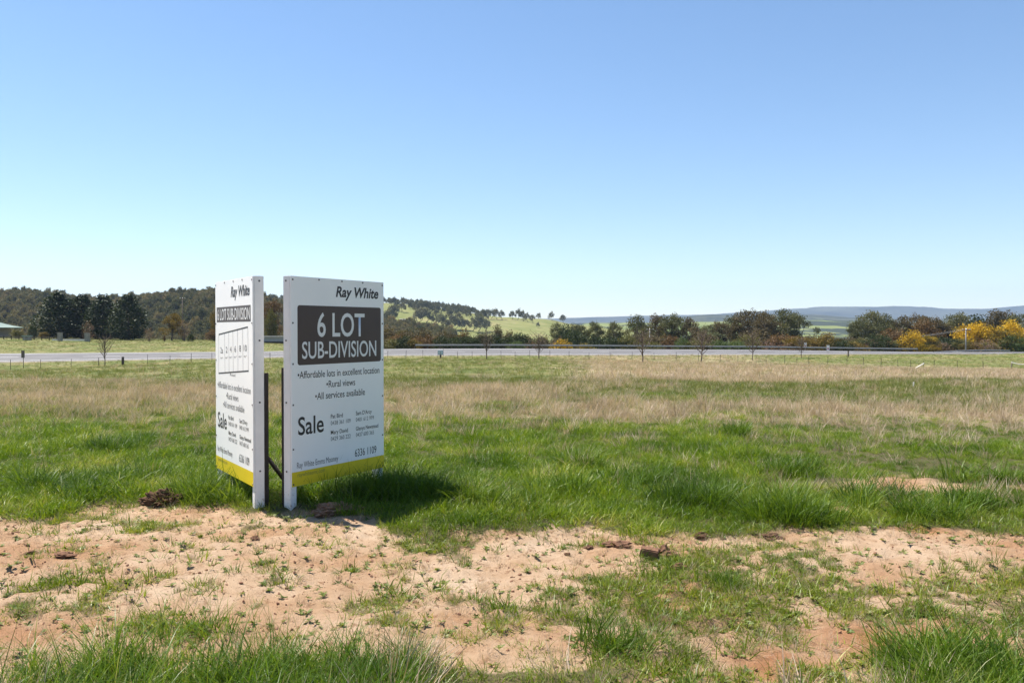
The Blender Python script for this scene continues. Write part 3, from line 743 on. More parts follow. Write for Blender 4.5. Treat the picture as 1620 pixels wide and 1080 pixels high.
clod(1050, 876, 28, 1.0, 7, 'dark crumbly clod touching the right of the brick shaped clod', 'clod', sub=2)
clod(1066, 879, 20, .9, 8, 'small dark clod at the right end of the broken clods', sub=2)
clod(1073, 897, 22, .8, 9, 'rounded dark clod just in front of the broken clods', sub=2)
clod(932, 862, 14, .7, 10, 'small red clod alone left of the broken clods', sub=2)
clod(898, 872, 9, .7, 12, 'tiny red clod farthest left on the pale soil right of the boards', sub=2)
clod(1110, 842, 24, .6, 13, 'dark clod at the edge of the lush grass, right of the broken clods', 'dark_clod', sub=2)
clod(100, 878, 30, .45, 14, 'flat reddish clod on bare soil, far left', sub=2)
clod(45, 872, 22, .5, 15, 'smaller reddish clod on bare soil, leftmost in view', sub=2)
clod(1222, 846, 30, .55, 17, 'dark soil lump at the grass edge below the big right tussock', 'dark_clod', sub=2)
clod(1000, 695, 1, .5, 18, 'x') if False else None
y = F * CH / (882 - HR); x = (1028 - 810) / F * y
bm = bmesh.new(); add_box(bm, -.062, .062, -.035, .035, -.03, .04, bevel=.008); bmesh.ops.subdivide_edges(bm, edges=bm.edges[:], cuts=1)
for v in bm.verts: v.co += Vector([random.uniform(-.003, .003) for _ in range(3)])
o = obj('soil_clod', bm_mesh('brick_clod', bm), M['brick_clod']); o.location = (x, y, h1(x, y) + .02); o.rotation_euler = (.1, .14, -.2)
tag(o, 'brick shaped brown clod lying among broken clods on the soil', 'soil clod')

# ------------------------------------------------------------------ fence along the paddock
fl = np.array([(-60, 91), (0, 93), (340, 104), (620, 112), (840, 115), (1000, 114), (1167, 112), (1340, 108), (1480, 106), (1640, 104)])
fp = [-31, 16, 63.5, 112, 155.5, 233, 268.5, 302, 335, 366, 397, 427, 455, 483, 510, 536, 562, 588, 613, 642, 669, 697, 724, 747, 770, 793, 815, 838, 870, 900, 932, 965, 1000, 1035, 1070, 1105, 1140, 1167.6, 1196.5, 1212.6, 1241.7, 1260.7, 1280, 1310, 1340, 1366, 1394, 1421, 1441, 1461.5, 1478, 1515, 1556, 1601, 1645]
root = empty('wire_fence', gpt(810, 115)); tag(root, 'thin wire fence on dark steel posts across the far end of the paddock', 'fence')
inv = Vector(root.location); tops = []
bm = bmesh.new(); add_box(bm, -.022, .022, -.010, .010, -.3, 1.08); add_box(bm, -.012, .012, .012, .045, -.3, 1.08); pm = bm_mesh('fence_post', bm); pm.materials.append(M['steel'])
for p in fp:
    g = gpt(p, float(np.interp(p, fl[:, 0], fl[:, 1])))
    o = obj('post', pm, None, root, g - inv, (random.uniform(-.04, .04), random.uniform(-.05, .05), random.uniform(-.3, .3))); o.scale.z = random.uniform(.88, 1.12); tops.append(g - inv)
for z in (.28, .52, .76, 1.0):
    obj('wire', tube_mesh('wire', [(np.array([t + Vector((0, -.02, z)) for t in tops]), np.full(len(tops), .0035))], 3), M['galv'], root)

def prop(name, px, y, label, cat, group=None, rz=0):
    return tag(empty(name, gpt(px, y), rz), label, cat, group)
# timber post by the left fence
o = obj('timber_post', tube_mesh('timber_post', [(np.array([(0, 0, -.3), (0, 0, .5), (.01, 0, .96), (.01, 0, 1.0)]), [.15, .15, .145, .12])], 10), M['dark_timber']); o.location = gpt(194, 99.5)
tag(o, 'short thick dark timber post beside the left fence', 'post')
# marker sign at far left
r = prop('road_marker', 36.5, 97, 'small grey sign plate on a thin post near the left fence', 'road sign')
obj('post', tube_mesh('p', [([(0, 0, -.3), (0, 0, 1.95)], [.04, .04])], 8), M['timber'], r)
obj('plate', box_mesh('plate', -.2, .2, -.075, -.045, 1.15, 2.0, bevel=.01), M['timber'], r)
# cabinet by the road
r = prop('utility_cabinet', 697, 116, 'pale blue-grey box on a dark stand at the road edge right of the boards', 'utility box')
obj('stand', box_mesh('stand', -.12, .12, -.1, .1, -.2, .45), M['dark_timber'], r)
c = obj('box', box_mesh('box', -.36, .36, -.2, .2, .45, 1.1, bevel=.02), M['cabinet'], r)
obj('door', box_mesh('door', -.31, .31, -.222, -.203, .5, 1.05, bevel=.006), M['cabinet'], c)
obj('post', box_mesh('post', .34, .39, -.02, .02, -.2, 1.45), M['steel'], r)
obj('post', box_mesh('post', -.41, -.37, -.02, .02, -.2, 1.0), M['steel'], r)
# two small white signs by the rail
for px, y, z0, lab in ((1274, 163.5, .75, 'small white road sign on a post, left of the two by the guard rail'), (1310, 149, .55, 'small white road sign on a post, right of the two by the guard rail')):
    r = prop('road_sign', px, y, lab, 'road sign', 'small white signs by the guard rail')
    obj('post', tube_mesh('p', [([(0, 0, -.3), (0, 0, z0 + .9)], [.03, .03])], 6), M['galv'], r)
    pl = obj('plate', box_mesh('plate', -.26, .26, -.06, -.035, z0, z0 + .95, bevel=.01), M['white_sign'], r)
    obj('mark', box_mesh('mark', -.16, .16, -.066, -.062, z0 + .25, z0 + .45), M['red_sign'], pl)
# white plank leaning on the fence, right; white rail and peg
a = gpt_row(1446, 584, 60, 118); b = gpt(1462, a.y + .2) + Vector((0, 0, .62)); c = (a + b) / 2
o = obj('white_plank', tube_mesh('plank', [([a - a, b - a], [.06, .06])], 4, False), M['white_sign']); o.location = a
tag(o, 'white plank leaning against the fence on the right', 'plank')
r = prop('white_rail', 1612, 103.6, 'white pipe rail on a short post at the far right fence', 'rail')
obj('pipe', tube_mesh('pipe', [([(-.9, 0, .95), (.1, .1, .72), (2.4, .3, .66)], [.05, .05, .05])], 6), M['white'], r)
obj('post', tube_mesh('p', [([(-.9, 0, -.3), (-.9, 0, .95)], [.05, .05])], 6), M['timber'], r)
g = gpt_row(1446, 612, 15, 60)
o = obj('survey_peg', box_mesh('peg', -.015, .015, -.015, .015, -.1, .15, bevel=.003), M['white_sign']); o.location = g
tag(o, 'small white survey peg in the dry grass on the right', 'peg')

# ------------------------------------------------------------------ guard rail along the far edge of the road
def guard_rail(label, pts, closed=False):
    root = empty('guard_rail', pts[0]); inv = Vector(root.location)
    tag(root, label, 'guard rail')
    P = [p - inv for p in pts]
    prof = [(0, .46), (-.06, .50), (-.06, .54), (0, .58), (-.06, .62), (-.06, .66), (0, .72), (.05, .72), (.05, .46)]
    V = []; n = len(P); m = len(prof)
    for i, p in enumerate(P):
        t = (P[min(i + 1, n - 1)] - P[max(i - 1, 0)]); t.z = 0; t.normalize(); nn = Vector((t.y, -t.x, 0))
        for (d, z) in prof: V.append(p - nn * d + Vector((0, 0, z)))
    q = []
    for i in range(n - 1):
        for j in range(m): q.append((i * m + j, i * m + (j + 1) % m, (i + 1) * m + (j + 1) % m, (i + 1) * m + j))
    obj('beam', mesh_np('beam', np.array(V), np.array(q)), M['galv'], root)
    pmx = box_mesh('rail_post', -.06, .06, .035, .16, -.35, .74); pmx.materials.append(M['dark_timber'])
    for i in range(n):
        t = P[min(i + 1, n - 1)] - P[max(i - 1, 0)]
        obj('post', pmx, None, root, P[i], (0, 0, math.atan2(t.y, t.x)))
    return root
def on_u(px, u):
    k = (px - 810) / F; y = u / (1 - SK * k); return k * y, y
pts = []
x0, _ = on_u(657, 143.6); x1, _ = on_u(1462, 143.6)
for x in np.arange(x0, x1, 2.0):
    y = 143.6 + SK * x; pts.append(Vector((x, y, road_z(x, 143.6) + .02)))
guard_rail('long steel guard rail on dark posts along the far road edge', pts)
pts = []
for i in range(16):
    t = i / 15; px = 1478 + (1598 - 1478) * t; u = 141 + 3.5 * t; x, y = on_u(px, u)
    pts.append(Vector((x, y, zrow(y, 561.0 - 3.4 * math.sin(t * 2.2)) - .1)))
guard_rail('short pale guard rail curving away at the far right', pts)

# ------------------------------------------------------------------ hills
def hill(name, label, ridge, D, front, back, zf, zb, mat, nx=160, ny=60, rough=2., seed=0, shape=1.0, cap_px=None):
    """ridge: (column,row) of the crest seen at depth D; a solid rise from its front foot to its back foot"""
    R = np.array(ridge); px = np.linspace(R[0, 0], R[-1, 0], nx); row = np.interp(px, R[:, 0], R[:, 1])
    # soften the crest line
    ker = np.ones(5) / 5; row = np.convolve(np.pad(row, 2, 'edge'), ker, 'valid')
    k = (px - 810) / F; zt = zrow(D, row)
    t = np.linspace(0, 2, ny)
    dep = np.where(t < 1, D - front * (1 - t), D + back * (t - 1))
    up = np.where(t < 1, sm(0, 1, t) * (1 - .35) + .35 * t ** shape, sm(2, 1, t))
    K, DD = np.meshgrid(k, dep); X = K * DD; Y = DD
    foot = np.where(t < 1, zf, zb)[:, None]
    Z = foot + (zt[None] - foot) * up[:, None]
    Z = Z + (fbm(X / D * 40, Y / D * 40, seed) - .5) * rough * np.sin(np.clip(t, 0, 2) * np.pi / 2)[:, None] ** 2
    i = (np.arange(ny - 1)[:, None] * nx + np.arange(nx - 1)[None]).ravel()
    me = mesh_np(name, np.stack([X.ravel(), Y.ravel(), Z.ravel()], 1), np.stack([i, i + 1, i + nx + 1, i + nx], 1), smooth=True)
    o = tag(obj(name, me, mat), label, 'hill', kind='structure')
    def zat(px_, d):
        kk = (px_ - 810) / F
        j = np.clip(np.interp(kk, k, np.arange(nx)), 0, nx - 1); ii = np.interp(d, dep, np.arange(ny))
        j0 = np.floor(j).astype(int); i0 = np.floor(ii).astype(int); j1 = np.minimum(j0 + 1, nx - 1); i1 = np.minimum(i0 + 1, ny - 1); fj = j - j0; fi = ii - i0
        return (Z[i0, j0] * (1 - fj) + Z[i0, j1] * fj) * (1 - fi) + (Z[i1, j0] * (1 - fj) + Z[i1, j1] * fj) * fi
    return o, zat
def patch_mat(name, stops, scale, wood=None, wscale=.004, thr=.55):
    m, nt, b = new_mat(name); g = N(nt, 'ShaderNodeNewGeometry')
    n = noise(nt, scale, 6, .65, g.outputs['Position']); c = ramp(nt, n.outputs[0], stops)
    if wood:
        n2 = noise(nt, wscale, 6, .62, g.outputs['Position']); c = mixc(nt, ramp(nt, n2.outputs[0], [(thr, (0, 0, 0)), (thr + .03, (1, 1, 1))]), c, wood)
    nt.links.new(c, b.inputs['Base Color']); b.inputs['Roughness'].default_value = 1; b.inputs['Specular IOR Level'].default_value = 0
    return m
M['scrubfloor'] = patch_mat('forest_floor', [(.35, (.045, .045, .03)), (.65, (.09, .08, .055))], .05)
M['pasture'] = patch_mat('hill_pasture', [(.3, (.125, .145, .05)), (.5, (.17, .18, .07)), (.7, (.25, .22, .11))], .03)
M['bluewood'] = patch_mat('far_forest', [(.35, (.022, .034, .026)), (.65, (.08, .085, .055))], .012, (.16, .19, .07), .0016, .63)
M['farfields'] = patch_mat('far_fields', [(.3, (.11, .15, .045)), (.7, (.20, .21, .08))], .004, (.04, .05, .035), .0035, .5)
M['mountain'] = patch_mat('mountain_forest', [(.32, (.012, .022, .022)), (.66, (.075, .085, .065))], .0022)

hl, zl = hill('wooded_hill', 'long wooded grey-green hill rising at the left', [(-500, 472), (-150, 478), (0, 472), (25, 469), (60, 472), (90, 475), (145, 484), (200, 480), (250, 475), (310, 470), (350, 469), (400, 476), (450, 488), (520, 503), (600, 514), (680, 526), (740, 535)], 640, 330, 500, -13.5, -24, M['scrubfloor'], seed=201, rough=3)
hp, zp = hill('pasture_hill', 'green pasture hill with scattered trees right of the boards', [(300, 480), (500, 474), (600, 479), (640, 481), (700, 487), (740, 493), (765, 499), (800, 502), (840, 503.5), (870, 506), (900, 511), (960, 519), (1050, 526)], 1150, 560, 700, -21, -24, M['pasture'], seed=211, rough=4)
h3, z3 = hill('valley_fields', 'far valley slope of green fields and dark woods', [(700, 524), (850, 515), (900, 512), (960, 511), (1050, 510), (1150, 509), (1230, 506), (1300, 506), (1360, 507), (1450, 510), (1620, 512), (1900, 512)], 2300, 900, 900, -24.5, -24.5, M['farfields'], seed=221, rough=5)
h4, z4 = hill('wooded_ridge', 'nearer dark blue wooded ridge behind the gum trees', [(1010, 512), (1060, 506), (1085, 501), (1105, 498), (1125, 497), (1150, 497.5), (1190, 499.5), (1230, 499), (1270, 497.5), (1300, 499), (1350, 502), (1420, 505), (1520, 506), (1620, 506), (1900, 503)], 3600, 900, 1200, -24.8, -25, M['bluewood'], seed=231, rough=10)
h5, z5 = hill('blue_mountain', 'low blue mountain range along the horizon on the right', [(-600, 505), (300, 506), (700, 507), (840, 505), (880, 503), (940, 501.5), (1000, 499.5), (1040, 498.5), (1085, 499), (1130, 497), (1180, 494), (1220, 490), (1260, 487), (1300, 486), (1330, 484.5), (1350, 485.5), (1380, 486.2), (1400, 484), (1425, 482.6), (1445, 484.5), (1465, 487), (1500, 487), (1540, 488), (1570, 488), (1600, 485), (1640, 481), (1800, 476), (2200, 480)], 6800, 1800, 1200, -24.9, -25, M['mountain'], nx=240, seed=241, rough=18)

# ------------------------------------------------------------------ tree builders
def leaves_mesh(clumps, size, seed, flat=.0, var_c=.5, squash=1.):
    """clumps: (cx,cy,cz,rx,ry,rz,n): small leaf faces through each clump's volume"""
    r = np.random.default_rng(seed); C = []; W = []
    for (cx, cy, cz, rx, ry, rz, n) in clumps:
        d = r.normal(0, 1, (n, 3)); d /= np.linalg.norm(d, axis=1)[:, None]; rad = r.uniform(0, 1, n) ** .45
        lump_ = 1 + .3 * np.sin(d[:, 0] * 5 + cx * 3) * np.sin(d[:, 2] * 4 + cz * 2)
        C.append(np.array([cx, cy, cz]) + d * (rad * lump_)[:, None] * np.array([rx, ry, rz])); W.append(np.full(n, r.uniform(0, 1)))
    C = np.concatenate(C); W = np.concatenate(W); n = len(C)
    u = r.normal(0, 1, (n, 3)); u[:, 2] *= (1 - flat); u /= np.linalg.norm(u, axis=1)[:, None]
    w = np.cross(u, r.normal(0, 1, (n, 3))); w /= np.linalg.norm(w, axis=1)[:, None] + 1e-9
    s = size * r.uniform(.55, 1.35, n)[:, None]
    a = C - u * s * .5; b = C + w * s * .32; c = C + u * s * .5; d = C - w * s * .32
    V = np.stack([a, b, c, d], 1).reshape(-1, 3); i = np.arange(n)[:, None] * 4
    var = np.repeat(np.clip(W * var_c + r.uniform(0, 1, n) * (1 - var_c), 0, 1), 4)
    return mesh_np('crown', V, np.concatenate([i, i + 1, i + 2, i + 3], 1), dict(var=var))

def limb(p0, p1, r0, r1, seed, wob=.06, n=6):
    r = np.random.default_rng(seed); t = np.linspace(0, 1, n)[:, None]; p0 = np.array(p0, float); p1 = np.array(p1, float)
    P = p0 + (p1 - p0) * t; L = np.linalg.norm(p1 - p0); w = r.normal(0, wob * L, (n, 3)); w[0] = w[-1] = 0; w[:, 2] *= .4
    return P + w, np.interp(t[:, 0], [0, 1], [r0, r1])

def gum(H, W, seed, leaf=.27, per=300, nl=12):
    """eucalypt: bare forked trunk, separate umbrella clumps with sky between"""
    r = np.random.default_rng(seed); paths = []; cl = []
    fork = np.array([r.normal(0, .2), r.normal(0, .2), H * r.uniform(.22, .34)])
    paths.append(limb((0, 0, -.8), fork, .28, .2, seed))
    for i in range(nl):
        a = i * 2.4 + r.uniform(-.4, .4); q = math.sqrt((i + .5) / nl); rad = W * .42 * q * r.uniform(.8, 1.15)
        top = H * (1 - .36 * q ** 2) * r.uniform(.86, .96)
        if i >= nl - 3: top *= r.uniform(.55, .8)
        e = np.array([rad * math.cos(a), rad * math.sin(a), top - H * .06])
        mid = fork + (e - fork) * .5 + np.array([0, 0, H * .05])
        p, rr = limb(fork, e, .12, .03, seed * 31 + i, .05); paths.append((p, rr))
        cl.append((*e, W * r.uniform(.13, .2), W * r.uniform(.13, .2), H * r.uniform(.055, .095), per))
        e2 = e + np.array([r.normal(0, W * .1), r.normal(0, W * .1), -H * r.uniform(.05, .16)])
        cl.append((*e2, W * r.uniform(.1, .16), W * r.uniform(.1, .16), H * r.uniform(.04, .08), per * 2 // 3))
        cl.append((*(mid * [1, 1, .9]), W * .12, W * .12, H * .09, per // 2))
    return tube_mesh('trunk', paths, 6), leaves_mesh(cl, leaf, seed + 5)

def bush(H, W, seed, leaf=.22, per=230, nl=16):
    r = np.random.default_rng(seed); paths = []; cl = []
    for i in range(nl):
        a = i * 2.4 + r.uniform(-.5, .5); q = math.sqrt((i + .3) / nl)
        rad = W * .36 * q; z = H * (.82 - .52 * q ** 2 * r.uniform(.4, 1.3)) * r.uniform(.85, 1.08)
        e = np.array([rad * math.cos(a), rad * math.sin(a), z]); cl.append((*e, W * r.uniform(.13, .22), W * r.uniform(.13, .22), H * r.uniform(.12, .2), per))
        cl.append((e[0] * 1.1, e[1] * 1.1, z * .45, W * .18, W * .18, H * .22, per // 2))
        if i % 2 == 0: paths.append(limb((r.normal(0, .1), r.normal(0, .1), -.5), e, .09, .02, seed * 17 + i))
    return tube_mesh('trunk', paths, 5), leaves_mesh(cl, leaf, seed + 3, var_c=.45)

def cypress(H, W, seed, leaf=.34, n=6500):
    """broad dense conifer, ragged pointed top, foliage to the ground"""
    r = np.random.default_rng(seed); cl = []; m = 60; paths = [limb((0, 0, -.6), (0, 0, H * .93), .3, .04, seed, .01)]
    for i in range(m):
        f = (i + .5) / m; z = H * (.04 + .93 * f); a = i * 2.4 + r.uniform(-.3, .3)
        prof = W * .5 * (min(1, .55 + f * 1.6) if f < .28 else max(.04, (1 - (f - .28) / .74)) ** .52)
        rad = prof * r.uniform(.5, .8); rr = max(.25, prof * .5)
        cl.append((rad * math.cos(a), rad * math.sin(a), z, rr, rr, H * .06 * r.uniform(.8, 1.7), n // m))
        if i % 6 == 0: paths.append(limb((0, 0, z * .9), (rad * math.cos(a), rad * math.sin(a), z), .05, .02, seed + i, .03, 4))
    return tube_mesh('trunk', paths, 5), leaves_mesh(cl, leaf, seed + 2, var_c=.4)

def bare_tree(H, W, seed, buds=260, leaf=.11, low=.3):
    """young planted tree: clean stem, fan of thin upright twigs, few small leaves"""
    r = np.random.default_rng(seed); paths = []; cl = []
    top = np.array([r.normal(0, .08), 0, H * .9]); p, rr = limb((0, 0, -.3), top, .075, .02, seed, .012, 8); paths.append((p, rr))
    nb = 24
    for i in range(nb):
        f = low + (.88 - low) * i / nb; b = p[0] + (p[-1] - p[0]) * f; a = i * 2.4 + r.uniform(-.4, .4)
        L = W * .62 * (1.05 - .55 * (f - low)) * r.uniform(.7, 1.15); e = b + np.array([math.cos(a) * L * .72, math.sin(a) * L * .72, L * r.uniform(.6, 1.0)]); e[2] = min(e[2], H)
        q, qr = limb(b, e, .034, .012, seed * 7 + i, .04); paths.append((q, qr))
        for j in range(4):
            s = q[2 + j]; d = np.array([r.normal(0, .4), r.normal(0, .4), r.uniform(.2, .8)]) * L * .42
            paths.append((np.array([s, s + d * .5, s + d]), np.array([.015, .012, .008])))
            if buds: cl.append((*(s + d * .7), .22, .22, .25, max(1, buds // (nb * 4))))
    return tube_mesh('trunk', paths, 4), (leaves_mesh(cl, leaf, seed + 1) if buds else None)

def mk(name, stops, tr=.3): M[name] = leaf_mat(name + '_foliage', stops, tr, .6, False, .2)
mk('gum_olive', [(0, (.05, .06, .022)), (.55, (.115, .12, .05)), (1, (.20, .185, .09))])
mk('gum_brown', [(0, (.05, .046, .02)), (.55, (.12, .095, .048)), (1, (.20, .15, .085))])
mk('dark_green', [(0, (0.016, 0.027, 0.010)), (.6, (0.037, 0.054, 0.017)), (1, (0.075, 0.096, 0.032))])
mk('mid_green', [(0, (0.033, 0.054, 0.014)), (.6, (0.072, 0.108, 0.029)), (1, (0.130, 0.166, 0.054))])
mk('olive', [(0, (0.056, 0.058, 0.015)), (.6, (0.126, 0.121, 0.033)), (1, (0.210, 0.185, 0.064))])
mk('rust', [(0, (.07, .045, .018)), (.6, (.145, .085, .034)), (1, (.22, .14, .06))])
mk('orange', [(0, (.08, .06, .012)), (.6, (.18, .125, .022)), (1, (.29, .20, .04))])
mk('brown', [(0, (.06, .05, .026)), (.6, (.125, .10, .05)), (1, (.20, .165, .09))])
mk('pinkish', [(0, (0.125, 0.073, 0.058)), (.6, (0.237, 0.141, 0.103)), (1, (0.350, 0.233, 0.161))])
mk('wattle', [(0, (.07, .06, .012)), (.34, (.12, .10, .015)), (.42, (.45, .28, .012)), (1, (.78, .52, .03))])
mk('wattle_dull', [(0, (.06, .055, .014)), (.5, (.13, .11, .02)), (.66, (.34, .23, .02)), (1, (.55, .38, .04))])
mk('conifer', [(0, (.012, .024, .008)), (.6, (.028, .046, .014)), (1, (.06, .08, .026))], .15)

PROT = {}
for i in range(4): PROT['gum', i] = gum(10, 8.5, 300 + i * 7)
for i in range(4): PROT['bush', i] = bush(5, 6, 340 + i * 7)
for i in range(2): PROT['cypress', i] = cypress(10, 6.4, 380 + i * 7)
for i in range(3): PROT['bare', i] = bare_tree(4.2, 2.7, 400 + i * 7, 190)
for i in range(2): PROT['twig', i] = bush(4, 4.5, 430 + i * 7, .16, 26, 18)
BASE = {'gum': (10, 8.5), 'bush': (5, 6), 'cypress': (10, 6.4), 'bare': (4.2, 2.7), 'twig': (4, 4.5)}
ORD = ['first', 'second', 'third', 'fourth', 'fifth', 'sixth', 'seventh', 'eighth', 'ninth', 'tenth', 'eleventh', 'twelfth', 'thirteenth', 'fourteenth', 'fifteenth', 'sixteenth', 'seventeenth', 'eighteenth', 'nineteenth', 'twentieth', 'twenty-first', 'twenty-second', 'twenty-third', 'twenty-fourth']
cnt = {}
def tree(kind, name, mat, loc, H, W, label, cat='tree', group=None, bark='dark_bark'):
    i = cnt[kind] = (cnt.get(kind, -1) + 1); nv = max(j for k, j in PROT if k == kind) + 1
    tm, cm = PROT[kind, i % nv]; bh, bw = BASE[kind]
    root = empty(name, loc, random.uniform(0, 6.28)); root.scale = (W / bw, W / bw, H / bh)
    tag(root, label, cat, group)
    for nm, me, mt in (('trunk', tm, M[bark]), ('crown', cm, M[mat] if mat else None)):
        if me is None: continue
        if not me.materials: me.materials.append(mt)
        o = obj(nm, me, None, root); o.material_slots[0].link = 'OBJECT'; o.material_slots[0].material = mt
    return root

# belt of trees beyond the road: (column, top row, width in columns, depth)
BELT = [
 ('gum', 'gum_tree', 'gum_olive', 'olive gum tree beyond the road', 'olive gum trees beyond the road',
  [(884, 511, 30, 215), (916, 510, 38, 205), (942, 507, 30, 212), (972, 510, 36, 204), (1010, 499, 40, 198), (1065, 494, 46, 200), (1118, 512, 34, 195), (1160, 500, 40, 205), (1232, 490, 56, 200), (1258, 492, 44, 204), (1356, 505, 34, 200), (1378, 493, 60, 203), (1402, 497, 40, 206), (1516, 492, 44, 215), (1612, 494, 60, 214)]),
 ('gum', 'gum_tree', 'gum_brown', 'brown leaved gum tree beyond the road', 'brown gum trees beyond the road',
  [(1040, 498, 42, 204), (1094, 503, 42, 199), (1140, 506, 36, 198), (1186, 488, 58, 202), (1210, 493, 44, 196), (1424, 500, 44, 204), (1456, 494, 36, 212), (1476, 499, 52, 204), (1580, 491, 56, 218)]),
 ('bush', 'shrub', 'dark_green', 'dense dark green shrub beyond the road', 'dark green shrubs beyond the road',
  [(640, 531, 34, 158), (700, 531, 30, 160), (720, 528, 32, 162), (742, 527, 30, 160), (762, 528, 30, 163), (783, 528, 32, 161), (804, 529, 30, 163), (820, 520, 30, 185), (898, 514, 36, 192), (905, 522, 52, 186), (975, 528, 50, 184), (1390, 528, 46, 182), (1500, 530, 44, 188), (1548, 498, 64, 226), (1586, 500, 60, 224), (1512, 502, 50, 222), (1330, 536, 40, 182), (945, 526, 40, 188)]),
 ('bush', 'shrub', 'mid_green', 'fresh green shrub beyond the road', 'fresh green shrubs beyond the road',
  [(815, 537, 26, 160), (1080, 533, 26, 178), (1135, 537, 34, 178), (1160, 536, 40, 180), (1320, 533, 40, 186), (1600, 530, 40, 188), (1450, 535, 34, 186), (838, 526, 18, 186)]),
 ('bush', 'shrub', 'rust', 'rust brown shrub beyond the road', 'rust brown shrubs beyond the road',
  [(628, 524, 34, 172), (660, 527, 36, 170), (680, 530, 34, 172), (1062, 526, 40, 184), (1240, 523, 54, 190), (1462, 505, 46, 200), (735, 521, 26, 182), (1412, 520, 50, 190)]),
 ('bush', 'shrub', 'brown', 'dull brown shrub beyond the road', 'dull brown shrubs beyond the road',
  [(612, 512, 46, 182), (645, 514, 46, 186), (670, 519, 40, 186), (700, 523, 34, 188), (718, 521, 26, 186), (765, 522, 34, 184), (787, 514, 24, 194), (806, 523, 28, 190), (858, 527, 34, 190), (1035, 524, 44, 186), (1115, 524, 44, 190), (1205, 518, 60, 194), (1280, 526, 34, 188), (1490, 512, 50, 204), (1345, 528, 40, 192), (1530, 518, 50, 204), (1570, 524, 54, 202), (1612, 512, 46, 204)]),
 ('bush', 'shrub', 'olive', 'yellowish olive shrub beyond the road', 'olive shrubs beyond the road',
  [(620, 536, 40, 158), (996, 528, 36, 182), (1180, 530, 46, 186), (1100, 534, 40, 178), (1365, 534, 40, 186), (1426, 536, 34, 184), (1520, 536, 44, 186), (1560, 540, 30, 186), (1030, 536, 34, 178), (1500, 508, 40, 206)]),
 ('bush', 'shrub', 'orange', 'orange tinted shrub beyond the road', 'orange shrubs beyond the road',
  [(652, 533, 26, 158), (1262, 528, 44, 184), (1308, 526, 38, 184), (1350, 541, 40, 182), (1400, 540, 34, 182), (1535, 541, 34, 184)]),
 ('bush', 'wattle_bush', 'wattle', 'golden flowering wattle beyond the road', 'golden wattles beyond the road',
  [(889, 536, 30, 172), (1443, 522, 34, 180), (1538, 504, 44, 194), (1566, 509, 34, 192), (1598, 506, 42, 194)]),
 ('bush', 'wattle_bush', 'wattle_dull', 'half faded yellow wattle beyond the road', 'faded wattles beyond the road',
  [(925, 543, 30, 172), (1468, 526, 30, 184), (1430, 542, 24, 180), (1474, 545, 26, 182), (1588, 520, 46, 190)]),
 ('twig', 'bare_shrub', 'pinkish', 'leafless pinkish shrub beyond the road', 'bare pinkish shrubs beyond the road',
  [(1558, 535, 44, 182), (1490, 538, 34, 182), (1380, 535, 34, 182), (1215, 535, 44, 184), (1250, 540, 40, 182), (880, 530, 30, 182), (840, 533, 30, 180)]),
]
for kind, name, mat, lab, grp, L in BELT:
    L = sorted(L)
    for j, (px, top, w, d) in enumerate(L):
        g = gpt(px, d); zt = zrow(d, top); H = zt - g.z; W = w * d / F
        tree(kind, name, mat, g, H * (1.09 if kind == 'gum' else 1.02), W * (1.5 if kind == 'bush' else 1.25), f'{lab}, {ORD[j]} of its kind from the left', 'shrub' if 'shrub' in name or 'wattle' in name else 'tree', grp, 'bark' if kind == 'gum' else 'dark_bark')

# left bank: conifers and garden trees
for j, (px, top, w, d, lab) in enumerate([(93, 463, 74, 190, 'broadest dark conifer, leftmost of the four on the bank'), (130, 467, 58, 194, 'narrow dark conifer, second from left of the four on the bank'), (164, 467, 66, 190, 'dark conifer, third from left of the four on the bank'), (203, 467, 62, 186, 'dark pointed conifer, rightmost of the four on the bank')]):
    g = gpt(px, d); tree('cypress', 'conifer', 'conifer', g, zrow(d, top) - g.z, w * d / F * 1.08, lab, 'tree', 'dark conifers on the left bank')
GARD = [('gum', 'garden_tree', 'orange', 272, 492, 40, 186, 'thin orange-brown tree on the bank right of the conifers'), ('twig', 'garden_tree', 'pinkish', 291, 503, 24, 184, 'bare pinkish tree beside the tall power pole'),
        ('twig', 'garden_tree', 'pinkish', 140, 504, 22, 172, 'small reddish tree in front of the conifers'), ('twig', 'garden_shrub', 'pinkish', 236, 516, 20, 176, 'small bare shrub right of the conifers'),
        ('bush', 'garden_shrub', 'dark_green', 52, 512, 16, 180, 'small dark green tree left of the conifers'), ('bush', 'garden_shrub', 'olive', 27, 520, 24, 180, 'olive shrub by the house at the far left'),
        ('bush', 'garden_shrub', 'dark_green', 302, 527, 12, 178, 'small dark shrub right of the tall power pole'), ('bush', 'garden_shrub', 'rust', 260, 530, 5, 176, 'tiny brown shrub alone on the bank'), ('bush', 'garden_shrub', 'rust', 338, 519, 30, 190, 'reddish shrub just left of the left board'),
        ('bush', 'garden_shrub', 'orange', 70, 523, 18, 184, 'low orange shrub at the foot of the conifers'), ('bush', 'garden_tree', 'orange', 345, 482, 30, 215, 'yellow-brown tree half hidden by the left board'),
        ('gum', 'garden_tree', 'rust', 432, 467, 46, 205, 'tall rust coloured tree seen between the two boards'), ('bush', 'garden_tree', 'olive', 428, 488, 30, 200, 'olive tree low behind the gap between the boards')]
for kind, name, mat, px, top, w, d, lab in GARD:
    g = gpt(px, d); tree(kind, name, mat, g, zrow(d, top) - g.z, w * d / F, lab, 'tree' if 'tree' in name else 'shrub')

